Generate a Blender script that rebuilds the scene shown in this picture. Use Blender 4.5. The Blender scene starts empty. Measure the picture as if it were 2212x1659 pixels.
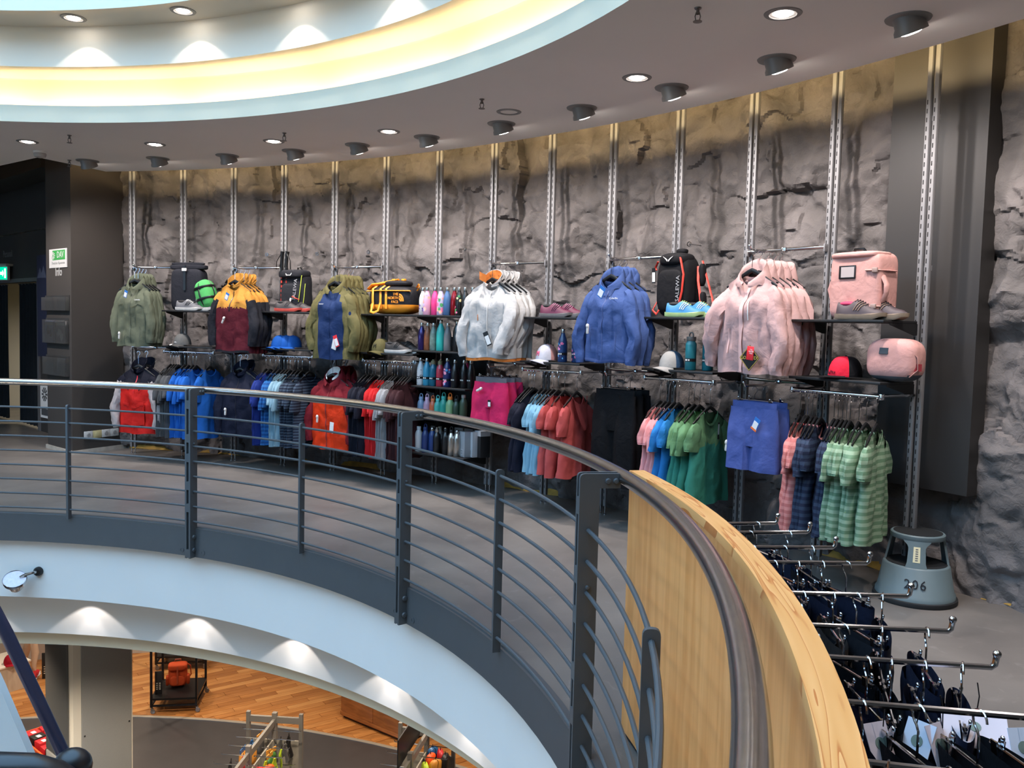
import bpy, bmesh, math, random
import numpy as np
from mathutils import Vector, Matrix, noise
from math import sin, cos, pi, radians, sqrt, atan2
random.seed(7)
SC = bpy.context.scene
COL = SC.collection
# ---------------------------------------------------------------- camera
cam_data = bpy.data.cameras.new('camera')
cam_data.sensor_width = 36.0
cam_data.lens = 1852.9 / 2212 * 36.0
cam_data.clip_start = 0.05
cam_data.clip_end = 100
cam = bpy.data.objects.new('camera', cam_data); COL.objects.link(cam)
pit, rol = radians(3.751), radians(1.417)
RX = Vector((1, 0, 0)); UP = Vector((0, sin(pit), cos(pit))); FW = Vector((0, cos(pit), -sin(pit)))
r_ = cos(rol) * RX + sin(rol) * UP
u_ = -sin(rol) * RX + cos(rol) * UP
M = Matrix((r_, u_, -FW)).transposed().to_4x4(); M.translation = (0, 0, 1.5)
cam.matrix_world = M
SC.camera = cam
# ---------------------------------------------------------------- daylight through the roof light, exposure
world = bpy.data.worlds.new('world'); SC.world = world; world.use_nodes = True
bg = world.node_tree.nodes['Background']
bg.inputs[0].default_value = (0.38, 0.66, 1.0, 1); bg.inputs[1].default_value = 2.1
SC.view_settings.view_transform = 'Standard'
SC.view_settings.look = 'None'
SC.view_settings.gamma = 1.0
SC.view_settings.use_curve_mapping = False
SC.view_settings.exposure = 1.3
SC.cycles.use_denoising = True
SC.cycles.max_bounces = 8
SC.cycles.diffuse_bounces = 4
SC.cycles.glossy_bounces = 3
SC.cycles.transmission_bounces = 4
SC.cycles.sample_clamp_indirect = 4.0
SC.cycles.caustics_reflective = False
SC.cycles.caustics_refractive = False
W_TILT, W_SUNK, W_SOFFIT_UP, W_SOFFIT_LOW, W_LOWER = 40.0, 20.0, 2.6, 2.6, 85.0
LAMP_WHITE = (1.0, 0.90, 0.86)
LAMP_WARM = (1.0, 0.72, 0.36)
# ---------------------------------------------------------------- frames of reference
C0 = Vector((-3.893, 2.169))             # centre of the round void
CW = Vector((-6.161, -0.331)); RW = 10.03   # arc of the shop wall's uprights
T0, DT = 1.374785, -0.0629146            # first upright's angle, step per bay (0.63 m)
def PV(r, deg, z): a = radians(deg); return Vector((C0.x + r * cos(a), C0.y + r * sin(a), z))
def PW(s, d, z):   # bay coordinate along the wall, distance in front of the uprights, height
    t = T0 + DT * s; return Vector((CW.x + (RW - d) * cos(t), CW.y + (RW - d) * sin(t), z))
def AW(s): return T0 + DT * s            # outward angle of the wall at s
def ROT_FACE(s): return AW(s) - pi / 2   # rotation z: local -y faces the room, local +x along increasing s reversed below
# ---------------------------------------------------------------- mesh builder
class MB:
    def __init__(self): self.v = []; self.f = []; self.m = []; self.sm = []
    def add(self, vs, fs, mi=0, smooth=True):
        b = len(self.v); self.v += [tuple(p) for p in vs]
        for q in fs:
            self.f.append(tuple(b + i for i in q)); self.m.append(mi if isinstance(mi, int) else 0); self.sm.append(smooth)
        return b
    def box(self, c, s, mi=0, rot=None, bev=0.0):
        x, y, z = s[0] / 2, s[1] / 2, s[2] / 2
        if bev > 0:
            bm = bmesh.new(); bmesh.ops.create_cube(bm, size=1.0)
            bmesh.ops.scale(bm, vec=s, verts=bm.verts)
            bmesh.ops.bevel(bm, geom=bm.edges[:], offset=min(bev, min(s) * .45), segments=2, affect='EDGES', profile=.5)
            vs = [p.co.copy() for p in bm.verts]; bm.verts.index_update(); fs = [[q.index for q in fc.verts] for fc in bm.faces]; bm.free()
        else:
            vs = [Vector((i, j, k)) for i in (-x, x) for j in (-y, y) for k in (-z, z)]
            fs = [(0, 1, 3, 2), (4, 6, 7, 5), (0, 4, 5, 1), (2, 3, 7, 6), (0, 2, 6, 4), (1, 5, 7, 3)]
        if rot is not None: vs = [rot @ p for p in vs]
        c = Vector(c); self.add([p + c for p in vs], fs, mi, bev > 0); return self
    def tube(self, pts, r, n=8, mi=0, caps=True, closed=False, flat=None):
        pts = [Vector(p) for p in pts]; N = len(pts)
        rr = r if isinstance(r, (list, tuple)) else [r] * N
        vs = []; up = None
        for i, p in enumerate(pts):
            a = pts[(i - 1) % N] if (i > 0 or closed) else p; b = pts[(i + 1) % N] if (i < N - 1 or closed) else p
            t = (b - a).normalized()
            if up is None: up = Vector((0, 0, 1)) if abs(t.z) < .95 else Vector((0, 1, 0))
            x = t.cross(up)
            if x.length < 1e-4: x = t.orthogonal()
            x.normalize(); y = x.cross(t).normalized(); up = y
            fy = 1.0 if flat is None else flat
            for k in range(n):
                w = 2 * pi * k / n; vs.append(p + rr[i] * (cos(w) * x + fy * sin(w) * y))
        fs = []
        for i in range(N if closed else N - 1):
            j = (i + 1) % N
            for k in range(n):
                l = (k + 1) % n; fs.append((i * n + k, i * n + l, j * n + l, j * n + k))
        if caps and not closed: fs.append(tuple(range(n))[::-1]); fs.append(tuple((N - 1) * n + k for k in range(n)))
        self.add(vs, fs, mi); return self
    def lathe(self, prof, n=16, c=(0, 0, 0), mi=0, rot=None, a0=0, a1=2 * pi):
        full = abs(a1 - a0 - 2 * pi) < 1e-6; m = n if full else n + 1
        c = Vector(c); vs = []
        for (r, z) in prof:
            for k in range(m):
                w = a0 + (a1 - a0) * k / n; p = Vector((r * cos(w), r * sin(w), z))
                vs.append((rot @ p if rot is not None else p) + c)
        fs = []
        for i in range(len(prof) - 1):
            for k in range(n):
                l = (k + 1) % m; fs.append((i * m + k, i * m + l, (i + 1) * m + l, (i + 1) * m + k))
        self.add(vs, fs, mi); return self
    def grid(self, fn, nu, nv, mi=0, cu=False, smooth=True):
        # fn(u, v) -> point, u, v in 0..1; cu closes u
        mu = nu if cu else nu + 1
        vs = [fn(i / nu, j / nv) for j in range(nv + 1) for i in range(mu)]
        fs = []
        for j in range(nv):
            for i in range(nu):
                k = (i + 1) % mu; fs.append((j * mu + i, j * mu + k, (j + 1) * mu + k, (j + 1) * mu + i))
        self.add(vs, fs, mi, smooth); return self
    def prism(self, outline, h0, h1, mi=0, fr=None):
        # outline in the x-y plane, extruded from z = h0 to h1; fr: 4x4 or 3x3 matrix
        n = len(outline); vs = [Vector((p[0], p[1], h0)) for p in outline] + [Vector((p[0], p[1], h1)) for p in outline]
        fs = [tuple(range(n))[::-1], tuple(range(n, 2 * n))] + [(i, (i + 1) % n, n + (i + 1) % n, n + i) for i in range(n)]
        if fr is not None: vs = [fr @ p for p in vs]
        self.add(vs, fs, mi, False); return self
    def ellipsoid(self, c, s, n=16, m=10, mi=0, rot=None):
        pr = [(sin(pi * i / m), -cos(pi * i / m)) for i in range(m + 1)]; c = Vector(c); vs = []
        for (r, z) in pr:
            for k in range(n):
                w = 2 * pi * k / n; p = Vector((r * cos(w) * s[0], r * sin(w) * s[1], z * s[2])); vs.append((rot @ p if rot is not None else p) + c)
        fs = [(i * n + k, i * n + (k + 1) % n, (i + 1) * n + (k + 1) % n, (i + 1) * n + k) for i in range(m) for k in range(n)]
        self.add(vs, fs, mi); return self
    def mesh(self, name, mats, sharp=40):
        me = bpy.data.meshes.new(name); me.from_pydata(self.v, [], self.f)
        for m in (mats if isinstance(mats, (list, tuple)) else [mats]): me.materials.append(m)
        me.polygons.foreach_set('material_index', self.m)
        me.polygons.foreach_set('use_smooth', self.sm)
        me.update()
        if sharp: me.set_sharp_from_angle(angle=radians(sharp))
        return me
    def build(self, name, mats, parent=None, loc=None, rotz=None, sharp=40):
        return put(name, self.mesh(name, mats, sharp), parent, loc, rotz)
def put(name, me, parent=None, loc=None, rotz=None):
    o = bpy.data.objects.new(name, me); COL.objects.link(o)
    if parent is not None: o.parent = parent
    if loc is not None: o.location = loc
    if rotz is not None: o.rotation_euler = (0, 0, rotz)
    return o
def tag(o, label, cat, group=None, kind=None):
    o['label'] = label; o['category'] = cat
    if group: o['group'] = group
    if kind: o['kind'] = kind
    return o
def thing(name, label, cat, loc=(0, 0, 0), rotz=0.0, group=None):
    o = bpy.data.objects.new(name, None); COL.objects.link(o); o.location = loc; o.rotation_euler = (0, 0, rotz)
    o.empty_display_size = .05
    return tag(o, label, cat, group)
def struct(name, mb, mats, parent=None, sharp=40):
    o = mb.build(name, mats, parent, sharp=sharp)
    if parent is None: o['kind'] = 'structure'
    return o
def dup(o, parent=None):
    c = o.copy(); COL.objects.link(c)
    if parent is not None: c.parent = parent
    return c
def dup_tree(root, label=None, loc=None, rotz=None, group=None):
    r = dup(root)
    if label: r['label'] = label
    if group: r['group'] = group
    if loc is not None: r.location = loc
    if rotz is not None: r.rotation_euler = (0, 0, rotz)
    for ch in list(root.children):
        c = dup(ch, r)
        for g in list(ch.children): dup(g, c)
    return r
def text(name, s, size, m, parent=None, loc=(0, 0, 0), rot=(pi / 2, 0, 0), ext=.0006, sx=1.0, align='CENTER', spacing=1.0):
    cu = bpy.data.curves.new(name, 'FONT'); cu.body = s; cu.size = size; cu.extrude = ext; cu.align_x = align; cu.align_y = 'CENTER'; cu.resolution_u = 2; cu.space_character = spacing
    t = bpy.data.objects.new(name + '_curve', cu); me = bpy.data.meshes.new_from_object(t)
    bpy.data.objects.remove(t); bpy.data.curves.remove(cu)
    me.name = name; me.materials.clear(); me.materials.append(m)
    o = put(name, me, parent); o.location = loc; o.rotation_euler = rot; o.scale = (sx, 1, 1)
    return o
def softbox(c, s, n=2.6, nu=24, nv=16, mi=0, mb=None, f=None):
    mb = mb or MB(); c = Vector(c)
    def sg(v, e): return math.copysign(abs(v) ** e, v)
    def g(u, v):
        th = 2 * pi * u; ph = -pi / 2 + pi * v; e = 2 / n
        p = Vector((s[0] / 2 * sg(cos(ph), e) * sg(cos(th), e), s[1] / 2 * sg(cos(ph), e) * sg(sin(th), e), s[2] / 2 * sg(sin(ph), e)))
        if f: p = f(p)
        return p + c
    mb.grid(g, nu, nv, mi, True); return mb
# ---------------------------------------------------------------- materials
def L(c): return tuple(((x / 255) / 12.92 if x / 255 <= .04045 else ((x / 255 + .055) / 1.055) ** 2.4) for x in c)
_mats = {}
def mat(name, c, rough=.6, metal=0.0, var=0.0, scale=20.0, bump=0.0, bscale=60.0, spec=.5, emit=None, estr=0.0, coat=0.0, sheen=0.0, trans=0.0, lin=False):
    if name in _mats: return _mats[name]
    m = bpy.data.materials.new(name); m.use_nodes = True; nt = m.node_tree; b = nt.nodes['Principled BSDF']
    rgb = tuple(c) if lin else L(c)
    b.inputs['Base Color'].default_value = (*rgb, 1); b.inputs['Roughness'].default_value = rough; b.inputs['Metallic'].default_value = metal
    b.inputs['Specular IOR Level'].default_value = spec
    if coat: b.inputs['Coat Weight'].default_value = coat; b.inputs['Coat Roughness'].default_value = .1
    if sheen: b.inputs['Sheen Weight'].default_value = sheen
    if trans: b.inputs['Transmission Weight'].default_value = trans
    if emit: b.inputs['Emission Color'].default_value = (*emit, 1); b.inputs['Emission Strength'].default_value = estr
    if var or bump:
        tc = nt.nodes.new('ShaderNodeTexCoord')
        if var:
            n = nt.nodes.new('ShaderNodeTexNoise'); n.inputs['Scale'].default_value = scale; n.inputs['Detail'].default_value = 5
            nt.links.new(tc.outputs['Object'], n.inputs['Vector'])
            r = nt.nodes.new('ShaderNodeMapRange'); r.inputs['From Min'].default_value = .3; r.inputs['From Max'].default_value = .7
            r.inputs['To Min'].default_value = 1 - var; r.inputs['To Max'].default_value = 1 + var
            nt.links.new(n.outputs['Fac'], r.inputs['Value'])
            mx = nt.nodes.new('ShaderNodeMix'); mx.data_type = 'RGBA'; mx.blend_type = 'MULTIPLY'; mx.inputs['Factor'].default_value = 1
            mx.inputs[6].default_value = (*rgb, 1); nt.links.new(r.outputs['Result'], mx.inputs[7]); nt.links.new(mx.outputs[2], b.inputs['Base Color'])
        if bump:
            n2 = nt.nodes.new('ShaderNodeTexNoise'); n2.inputs['Scale'].default_value = bscale; n2.inputs['Detail'].default_value = 3
            nt.links.new(tc.outputs['Object'], n2.inputs['Vector'])
            bp = nt.nodes.new('ShaderNodeBump'); bp.inputs['Strength'].default_value = bump; bp.inputs['Distance'].default_value = .01
            nt.links.new(n2.outputs['Fac'], bp.inputs['Height']); nt.links.new(bp.outputs['Normal'], b.inputs['Normal'])
    _mats[name] = m; return m
def cloth(name, c, rough=.75, bump=.25, bscale=28.0, sheen=0.0):
    if name in _mats: return _mats[name]
    m = mat(name, tuple(.68 * x for x in L(c)), rough, 0, .08, 9.0, bump, bscale, .14, sheen=sheen, lin=True); nt = m.node_tree; b = nt.nodes['Principled BSDF']
    b1 = b.inputs['Normal'].links[0].from_node; tc = nt.nodes.new('ShaderNodeTexCoord')
    n = nt.nodes.new('ShaderNodeTexNoise'); n.inputs['Scale'].default_value = 7.0; n.inputs['Detail'].default_value = 3; n.inputs['Distortion'].default_value = 1.6
    nt.links.new(tc.outputs['Object'], n.inputs['Vector'])
    bp = nt.nodes.new('ShaderNodeBump'); bp.inputs['Strength'].default_value = .2; bp.inputs['Distance'].default_value = .03
    nt.links.new(n.outputs['Fac'], bp.inputs['Height']); nt.links.new(bp.outputs['Normal'], b1.inputs['Normal']); return m
def striped(name, c1, c2, freq, duty=.5):
    if name in _mats: return _mats[name]
    m = cloth(name, c1); nt = m.node_tree; b = nt.nodes['Principled BSDF']
    for l in list(b.inputs['Base Color'].links): nt.links.remove(l)
    tc = nt.nodes.new('ShaderNodeTexCoord'); sp = nt.nodes.new('ShaderNodeSeparateXYZ'); nt.links.new(tc.outputs['Object'], sp.inputs[0])
    mu = nt.nodes.new('ShaderNodeMath'); mu.operation = 'MULTIPLY'; mu.inputs[1].default_value = freq; nt.links.new(sp.outputs['Z'], mu.inputs[0])
    fr = nt.nodes.new('ShaderNodeMath'); fr.operation = 'FRACT'; nt.links.new(mu.outputs[0], fr.inputs[0])
    gt = nt.nodes.new('ShaderNodeMath'); gt.operation = 'GREATER_THAN'; gt.inputs[1].default_value = duty; nt.links.new(fr.outputs[0], gt.inputs[0])
    mx = nt.nodes.new('ShaderNodeMix'); mx.data_type = 'RGBA'; mx.inputs[6].default_value = (*[.74 * x for x in L(c1)], 1); mx.inputs[7].default_value = (*[.74 * x for x in L(c2)], 1)
    nt.links.new(gt.outputs[0], mx.inputs[0]); nt.links.new(mx.outputs[2], b.inputs['Base Color'])
    return m
def emis(name, c, s):
    if name in _mats: return _mats[name]
    m = bpy.data.materials.new(name); m.use_nodes = True; nt = m.node_tree; nt.nodes.remove(nt.nodes['Principled BSDF'])
    e = nt.nodes.new('ShaderNodeEmission'); e.inputs[0].default_value = (*c, 1); e.inputs[1].default_value = s
    nt.links.new(e.outputs[0], nt.nodes['Material Output'].inputs[0]); _mats[name] = m; return m
def wood(name, c1, c2, sc=(14, 14, 1.2), rough=.45, wave=3.0):
    if name in _mats: return _mats[name]
    m = mat(name, c1, rough); nt = m.node_tree; b = nt.nodes['Principled BSDF']
    tc = nt.nodes.new('ShaderNodeTexCoord'); mp = nt.nodes.new('ShaderNodeMapping'); mp.inputs['Scale'].default_value = sc
    nt.links.new(tc.outputs['Object'], mp.inputs[0])
    n = nt.nodes.new('ShaderNodeTexNoise'); n.inputs['Scale'].default_value = wave; n.inputs['Detail'].default_value = 6; n.inputs['Distortion'].default_value = .6
    nt.links.new(mp.outputs[0], n.inputs['Vector'])
    rp = nt.nodes.new('ShaderNodeValToRGB'); rp.color_ramp.elements[0].position = .35; rp.color_ramp.elements[0].color = (*L(c2), 1)
    rp.color_ramp.elements[1].position = .62; rp.color_ramp.elements[1].color = (*L(c1), 1)
    nt.links.new(n.outputs['Fac'], rp.inputs[0]); nt.links.new(rp.outputs[0], b.inputs['Base Color']); return m
STEEL = mat('brushed_steel', (186, 184, 182), .22, 1.0, .06, 40, 0, 0)
CHROME = mat('chrome', (205, 205, 208), .12, 1.0)
GREYSTEEL = mat('painted_grey_steel', (76, 80, 83), .45, .1, .04, 8)
UPRIGHT = mat('grey_upright', (118, 118, 120), .5)
BLACK = mat('black_plastic', (16, 16, 17), .35, 0, 0, 20, 0, 0)
BLACKMATT = mat('black_board', (17, 17, 18), .55)
WHITEPL = mat('white_plaster', (222, 220, 214), .8, 0, .02, 3)
CEIL = mat('ceiling_paint', (232, 224, 216), .85, 0, .015, 2)
DARKPAINT = mat('dark_grey_paint', (58, 54, 51), .7, 0, .05, 2)
DARKPANEL = mat('dark_panel_paint', (42, 40, 39), .5, 0, .03, 2)
WHITE = mat('white_card', (225, 224, 222), .6)
LAMPMETAL = mat('lamp_grey_metal', (132, 128, 124), .45, .2)
LAMPGLOW = emis('lamp_glow', (1, .96, .94), 12.0)
# ================================================================ STRUCTURE
def ring_faces(r0, r1, z, n=128, up=True, a0=-180, a1=180, mi=0, mb=None):
    mb = mb or MB()
    def f(u, v): return PV(r0 + (r1 - r0) * v, a0 + (a1 - a0) * u, z)
    vs = [f(i / n, j) for j in (0, 1) for i in range(n + 1)]
    fs = [((i, i + 1, n + 2 + i, n + 1 + i) if not up else (i, n + 1 + i, n + 2 + i, i + 1)) for i in range(n)]
    mb.add(vs, fs, mi, False); return mb
def profile(prof, n=160, mb=None, mi=0):
    mb = mb or MB()
    vs = [PV(r, 360 * k / n, z) for (r, z) in prof for k in range(n)]
    fs = [(i * n + k, i * n + (k + 1) % n, (i + 1) * n + (k + 1) % n, (i + 1) * n + k) for i in range(len(prof) - 1) for k in range(n)]
    mb.add(vs, fs, mi); return mb
# gallery floor: polished screed
m = mat('polished_screed', (128, 122, 117), .38, 0, 0, 1, 0, 0, .35)
nt = m.node_tree; b = nt.nodes['Principled BSDF']
tc = nt.nodes.new('ShaderNodeTexCoord')
def noise_node(nt, tc, scale, det, dist=0.0):
    n = nt.nodes.new('ShaderNodeTexNoise'); n.inputs['Scale'].default_value = scale; n.inputs['Detail'].default_value = det; n.inputs['Distortion'].default_value = dist
    nt.links.new(tc.outputs['Object'], n.inputs['Vector']); return n
n1 = noise_node(nt, tc, 1.3, 6, .6)
rp = nt.nodes.new('ShaderNodeValToRGB'); rp.color_ramp.elements[0].position = .32; rp.color_ramp.elements[0].color = (*L((94, 89, 85)), 1)
rp.color_ramp.elements[1].position = .70; rp.color_ramp.elements[1].color = (*L((118, 112, 106)), 1)
nt.links.new(n1.outputs['Fac'], rp.inputs[0])
n2 = noise_node(nt, tc, 9, 5, 1.2)
r2 = nt.nodes.new('ShaderNodeValToRGB'); r2.color_ramp.elements[0].position = .62; r2.color_ramp.elements[0].color = (0, 0, 0, 1); r2.color_ramp.elements[1].position = .78; r2.color_ramp.elements[1].color = (.35, .35, .35, 1)
nt.links.new(n2.outputs['Fac'], r2.inputs[0])
mx = nt.nodes.new('ShaderNodeMix'); mx.data_type = 'RGBA'; nt.links.new(r2.outputs[0], mx.inputs[0]); nt.links.new(rp.outputs[0], mx.inputs[6]); mx.inputs[7].default_value = (*L((146, 141, 135)), 1)
nt.links.new(mx.outputs[2], b.inputs['Base Color'])
n3 = noise_node(nt, tc, 3, 4, .3); rr = nt.nodes.new('ShaderNodeMapRange'); rr.inputs['To Min'].default_value = .28; rr.inputs['To Max'].default_value = .52
nt.links.new(n3.outputs['Fac'], rr.inputs['Value']); nt.links.new(rr.outputs[0], b.inputs['Roughness'])
SCREED = m
struct('floor', ring_faces(4.285, 12.5, 0.0), SCREED)
# steel edge of the gallery and the plastered fascia below it
mb = profile([(4.29, .012), (4.262, .012), (4.258, .004), (4.246, .004), (4.243, -.205), (4.30, -.205)])
trim1 = struct('trim_1', mb, GREYSTEEL)
FASCIA = mat('fascia_paint', (226, 226, 222), .75, 0, .015, 3)
struct('trim_2', profile([(4.30, -.19), (4.312, -.20), (4.312, -.66), (4.64, -.66), (4.632, -1.06)]), FASCIA)
struct('trim_3', profile([(4.95, -.9), (4.95, -1.12), (4.78, -1.12), (4.752, -1.085), (4.752, -1.20), (4.80, -1.2)]), mat('beige_lip_paint', (240, 226, 196), .8))
mb = profile([(4.632, -1.06), (4.95, -.9)]); struct('trim_4', mb, mat('painted_gap_shade', (90, 74, 66), .8))  # dark colour stands for the shade in the unlit cove gap
# lower ceiling (unseen from above, closes the lower hall)
struct('ceiling_lower', ring_faces(4.78, 13.5, -1.2, up=False), WHITEPL)
# upper ceiling, its outline cut back from the shop wall and round the corner pillar
OUT = []
for k in range(0, 61): OUT.append(PW(17.5 - 17.5 * k / 60 + (-.18) * k / 60, .292, 3.05).to_2d())
OUT += [Vector((-4.697, 8.522)), Vector((-5.381, 9.045)), Vector((-7.6, 10.74)), Vector((-10.5, 12.9))]
a_in = [atan2(p.y - C0.y, p.x - C0.x) for p in OUT]
mb = MB()
nn = len(OUT)
inn = [Vector((C0.x + 4.822 * cos(a), C0.y + 4.822 * sin(a))) for a in a_in]
for k in range(nn - 1):
    q = [inn[k], OUT[k], OUT[k + 1], inn[k + 1]]
    mb.add([Vector((p.x, p.y, 3.05)) for p in q] + [Vector((p.x, p.y, 3.09)) for p in q], [(0, 3, 2, 1), (4, 5, 6, 7), (1, 2, 6, 5)], 0, False)
A0, A1 = math.degrees(a_in[0]), math.degrees(a_in[-1])
ring_faces(4.822, 12.5, 3.05, up=False, a0=A1, a1=A0 + 360, mb=mb)
struct('ceiling', mb, CEIL)
# the upper cove: lip, trough, glowing recess and the next storey's fascia
LIP = mat('cove_lip_paint', (204, 203, 184), .75)
struct('trim_5', profile([(4.822, 3.05), (4.822, 3.182), (4.842, 3.182), (4.842, 3.075), (4.94, 3.075)]), LIP)
struct('trim_6', profile([(4.94, 3.075), (4.942, 3.40), (4.93, 3.415), (4.64, 3.432)]), mat('cove_paint', (232, 226, 210), .8))
struct('trim_7', profile([(4.64, 3.432), (4.64, 3.735), (4.312, 3.74), (4.312, 4.4), (4.45, 4.4), (4.45, 5.0)]), mat('upper_fascia_paint', (228, 218, 200), .8))
# roof with its round roof light open to the sky
struct('ceiling_roof', ring_faces(9.0, 14.0, 7.2, up=False), WHITEPL)
struct('floor_upper', ring_faces(4.33, 12.5, 4.39, up=False), WHITEPL)
# outer walls that close the building round the two storeys
mb = MB()
ZW = (-4.25, .55, 2.95, 7.2)
mb.add([PV(12.5, 3 * k, z) for z in ZW for k in range(120)], [(r * 120 + k, r * 120 + (k + 1) % 120, (r + 1) * 120 + (k + 1) % 120, (r + 1) * 120 + k) for r in range(3) for k in range(120) if not (r == 1 and 60 <= k < 74 and k % 6)], 0)  # openings added out of view to bring in bluish daylight
struct('wall_outer', mb, mat('outer_wall_paint', (196, 190, 182), .8))
# space above the ceiling by the shop wall
mb = MB(); mb.grid(lambda u, v: PW(-1.5 + 19 * u, -.9 + 1.5 * v, 3.62), 60, 1); struct('ceiling_plenum', mb, mat('plenum_grey', (90, 86, 80), .9))
# ---------------------------------------------------------------- rock wall
def vnoise(x, y, seed):
    xi = np.floor(x).astype(np.int64); yi = np.floor(y).astype(np.int64); xf = x - xi; yf = y - yi
    def g(i, j):
        h = (i * 374761393 + j * 668265263 + seed * 2147483647 + 1013904223) & 0xFFFFFFFF
        h = ((h ^ (h >> 13)) * 1274126177) & 0xFFFFFFFF; return ((h ^ (h >> 16)) & 0xFFFF) / 65535.0
    u = xf * xf * (3 - 2 * xf); v = yf * yf * (3 - 2 * yf)
    return (g(xi, yi) * (1 - u) + g(xi + 1, yi) * u) * (1 - v) + (g(xi, yi + 1) * (1 - u) + g(xi + 1, yi + 1) * u) * v
def fbm(x, y, seed, o=4):
    s = 0; a = .5
    for k in range(o): s = s + a * (vnoise(x * 2 ** k, y * 2 ** k, seed + k) - .5); a *= .5
    return s
def facets(x, y, cell, seed, slope=.5, cone=.25):
    # overlapping tilted flakes: the highest plane of the cells around wins
    px = x / cell; py = y / cell; xi = np.floor(px); yi = np.floor(py); best = np.full(x.shape, -9.0)
    for dx in (-1, 0, 1):
        for dy in (-1, 0, 1):
            cx = xi + dx; cy = yi + dy
            j = lambda k: vnoise(cx * 1.0 + .0, cy * 1.0 + .0, seed + k)
            qx = px - (cx + j(1)); qy = py - (cy + j(2))
            h = (j(3) - .5) * .8 + (j(4) - .5) * 2 * slope * qx + (j(5) - .5) * 2 * slope * qy - cone * (qx * qx + qy * qy)
            best = np.maximum(best, h)
    return best * cell
S0, S1, NU, NV = -1.3, 16.2, 830, 280
uu, vv = np.meshgrid(np.linspace(S0, S1, NU + 1), np.linspace(0, 3.62, NV + 1))
X = uu * .631; Y = vv
wx = X + .28 * fbm(X * 2.2, Y * 2.2, 11); wy = Y + .28 * fbm(X * 2.2, Y * 2.2, 31)
h = .34 * facets(wx, wy, .50, 100, .55, .35) + .46 * facets(wx + .25 * fbm(X * 6, Y * 6, 41), wy + .25 * fbm(X * 6, Y * 6, 45), .23, 200, .9, .5) + .40 * facets(wx + .12 * fbm(X * 12, Y * 12, 42), wy, .105, 300, .9, .5) + .05 * fbm(X * 5, Y * 5, 51, 5)
ridge = 1 - np.abs(fbm(wx * 3.1, wy * 3.1, 61, 3)) * 14; h = h + .022 * np.clip(ridge, 0, 1)
h = h - h.mean()
h = np.clip(h * .8, -.12, .11)
D = -.30 + h
T = T0 + DT * uu
vx = CW.x + (RW - D) * np.cos(T); vy = CW.y + (RW - D) * np.sin(T)
me = bpy.data.meshes.new('rock_wall')
co = np.stack([vx, vy, vv], -1).reshape(-1, 3)
idx = np.arange((NU + 1) * (NV + 1)).reshape(NV + 1, NU + 1)
fa = np.stack([idx[:-1, :-1], idx[1:, :-1], idx[1:, 1:], idx[:-1, 1:]], -1).reshape(-1, 4)
me.from_pydata(co.tolist(), [], fa.tolist())
m = mat('rock_plaster', (120, 114, 112), .82, 0, 0, 1, 0, 0, .3); nt = m.node_tree; b = nt.nodes['Principled BSDF']; tc = nt.nodes.new('ShaderNodeTexCoord')
n1 = noise_node(nt, tc, 2.2, 8, .8)
rp = nt.nodes.new('ShaderNodeValToRGB'); rp.color_ramp.elements[0].position = .3; rp.color_ramp.elements[0].color = (*L((80, 77, 76)), 1)
rp.color_ramp.elements[1].position = .72; rp.color_ramp.elements[1].color = (*L((118, 113, 112)), 1)
nt.links.new(n1.outputs['Fac'], rp.inputs[0]); nt.links.new(rp.outputs[0], b.inputs['Base Color'])
n2 = noise_node(nt, tc, 26, 7, 1.5); bp = nt.nodes.new('ShaderNodeBump'); bp.inputs['Strength'].default_value = .5; bp.inputs['Distance'].default_value = .015
nt.links.new(n2.outputs['Fac'], bp.inputs['Height'])
n4 = noise_node(nt, tc, 5.5, 6, 1.4); n4.noise_type = 'RIDGED_MULTIFRACTAL'
bq = nt.nodes.new('ShaderNodeBump'); bq.inputs['Strength'].default_value = .55; bq.inputs['Distance'].default_value = .035
nt.links.new(n4.outputs['Fac'], bq.inputs['Height']); nt.links.new(bp.outputs[0], bq.inputs['Normal']); nt.links.new(bq.outputs[0], b.inputs['Normal'])
me.materials.append(m); me.polygons.foreach_set('use_smooth', [True] * len(me.polygons)); me.update(); me.set_sharp_from_angle(angle=radians(38))
rock = put('wall_back', me); rock['kind'] = 'structure'
# ochre sealing strip along the foot of the rock
mb = MB(); mb.grid(lambda u, v: PW(-.4 + 17 * u, -.34 + .05 * (1 - v) + .012 * noise.noise((u * 90, v * 2, 0)), .003 + .045 * v + .01 * noise.noise((u * 60, v, 3))), 260, 2)
struct('baseboard_back', mb, mat('ochre_sealant', (150, 118, 50), .8, 0, .35, 14))
# flat dark board set into the rock, uprights thirteen in front of it
mb = MB()
NB = 8
o_ = [PW(12.42 + (13.36 - 12.42) * k / NB, -.17, 0) for k in range(NB + 1)] + [PW(13.36 - (13.36 - 12.42) * k / NB, -.30, 0) for k in range(NB + 1)]
mb.prism([(p.x, p.y) for p in o_], .60, 3.62); o = struct('wall_panel', mb, DARKPANEL)
# warm lamps hidden in the coves (real tubes with gaps between them)
def cove_tubes(name, pts_of, n, fill, z, power, r=.012):
    mbx = MB()
    for k in range(n):
        mbx.tube([pts_of(k + (1 - fill) / 2 + fill * j / 6) for j in range(7)], r, 6)
    o = mbx.build(name, emis(name + '_glow', LAMP_WARM, power)); o['kind'] = 'structure'; return o
cove_tubes('trim_light_tubes', lambda t: PV(4.888, 30 + t * 15, 3.10), 16, .90, 0, 20)
cove_tubes('trim_wall_light_tubes', lambda t: PW(-.2 + t * 2.0, .55, 3.165), 9, .94, 0, 26, .026)
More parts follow.
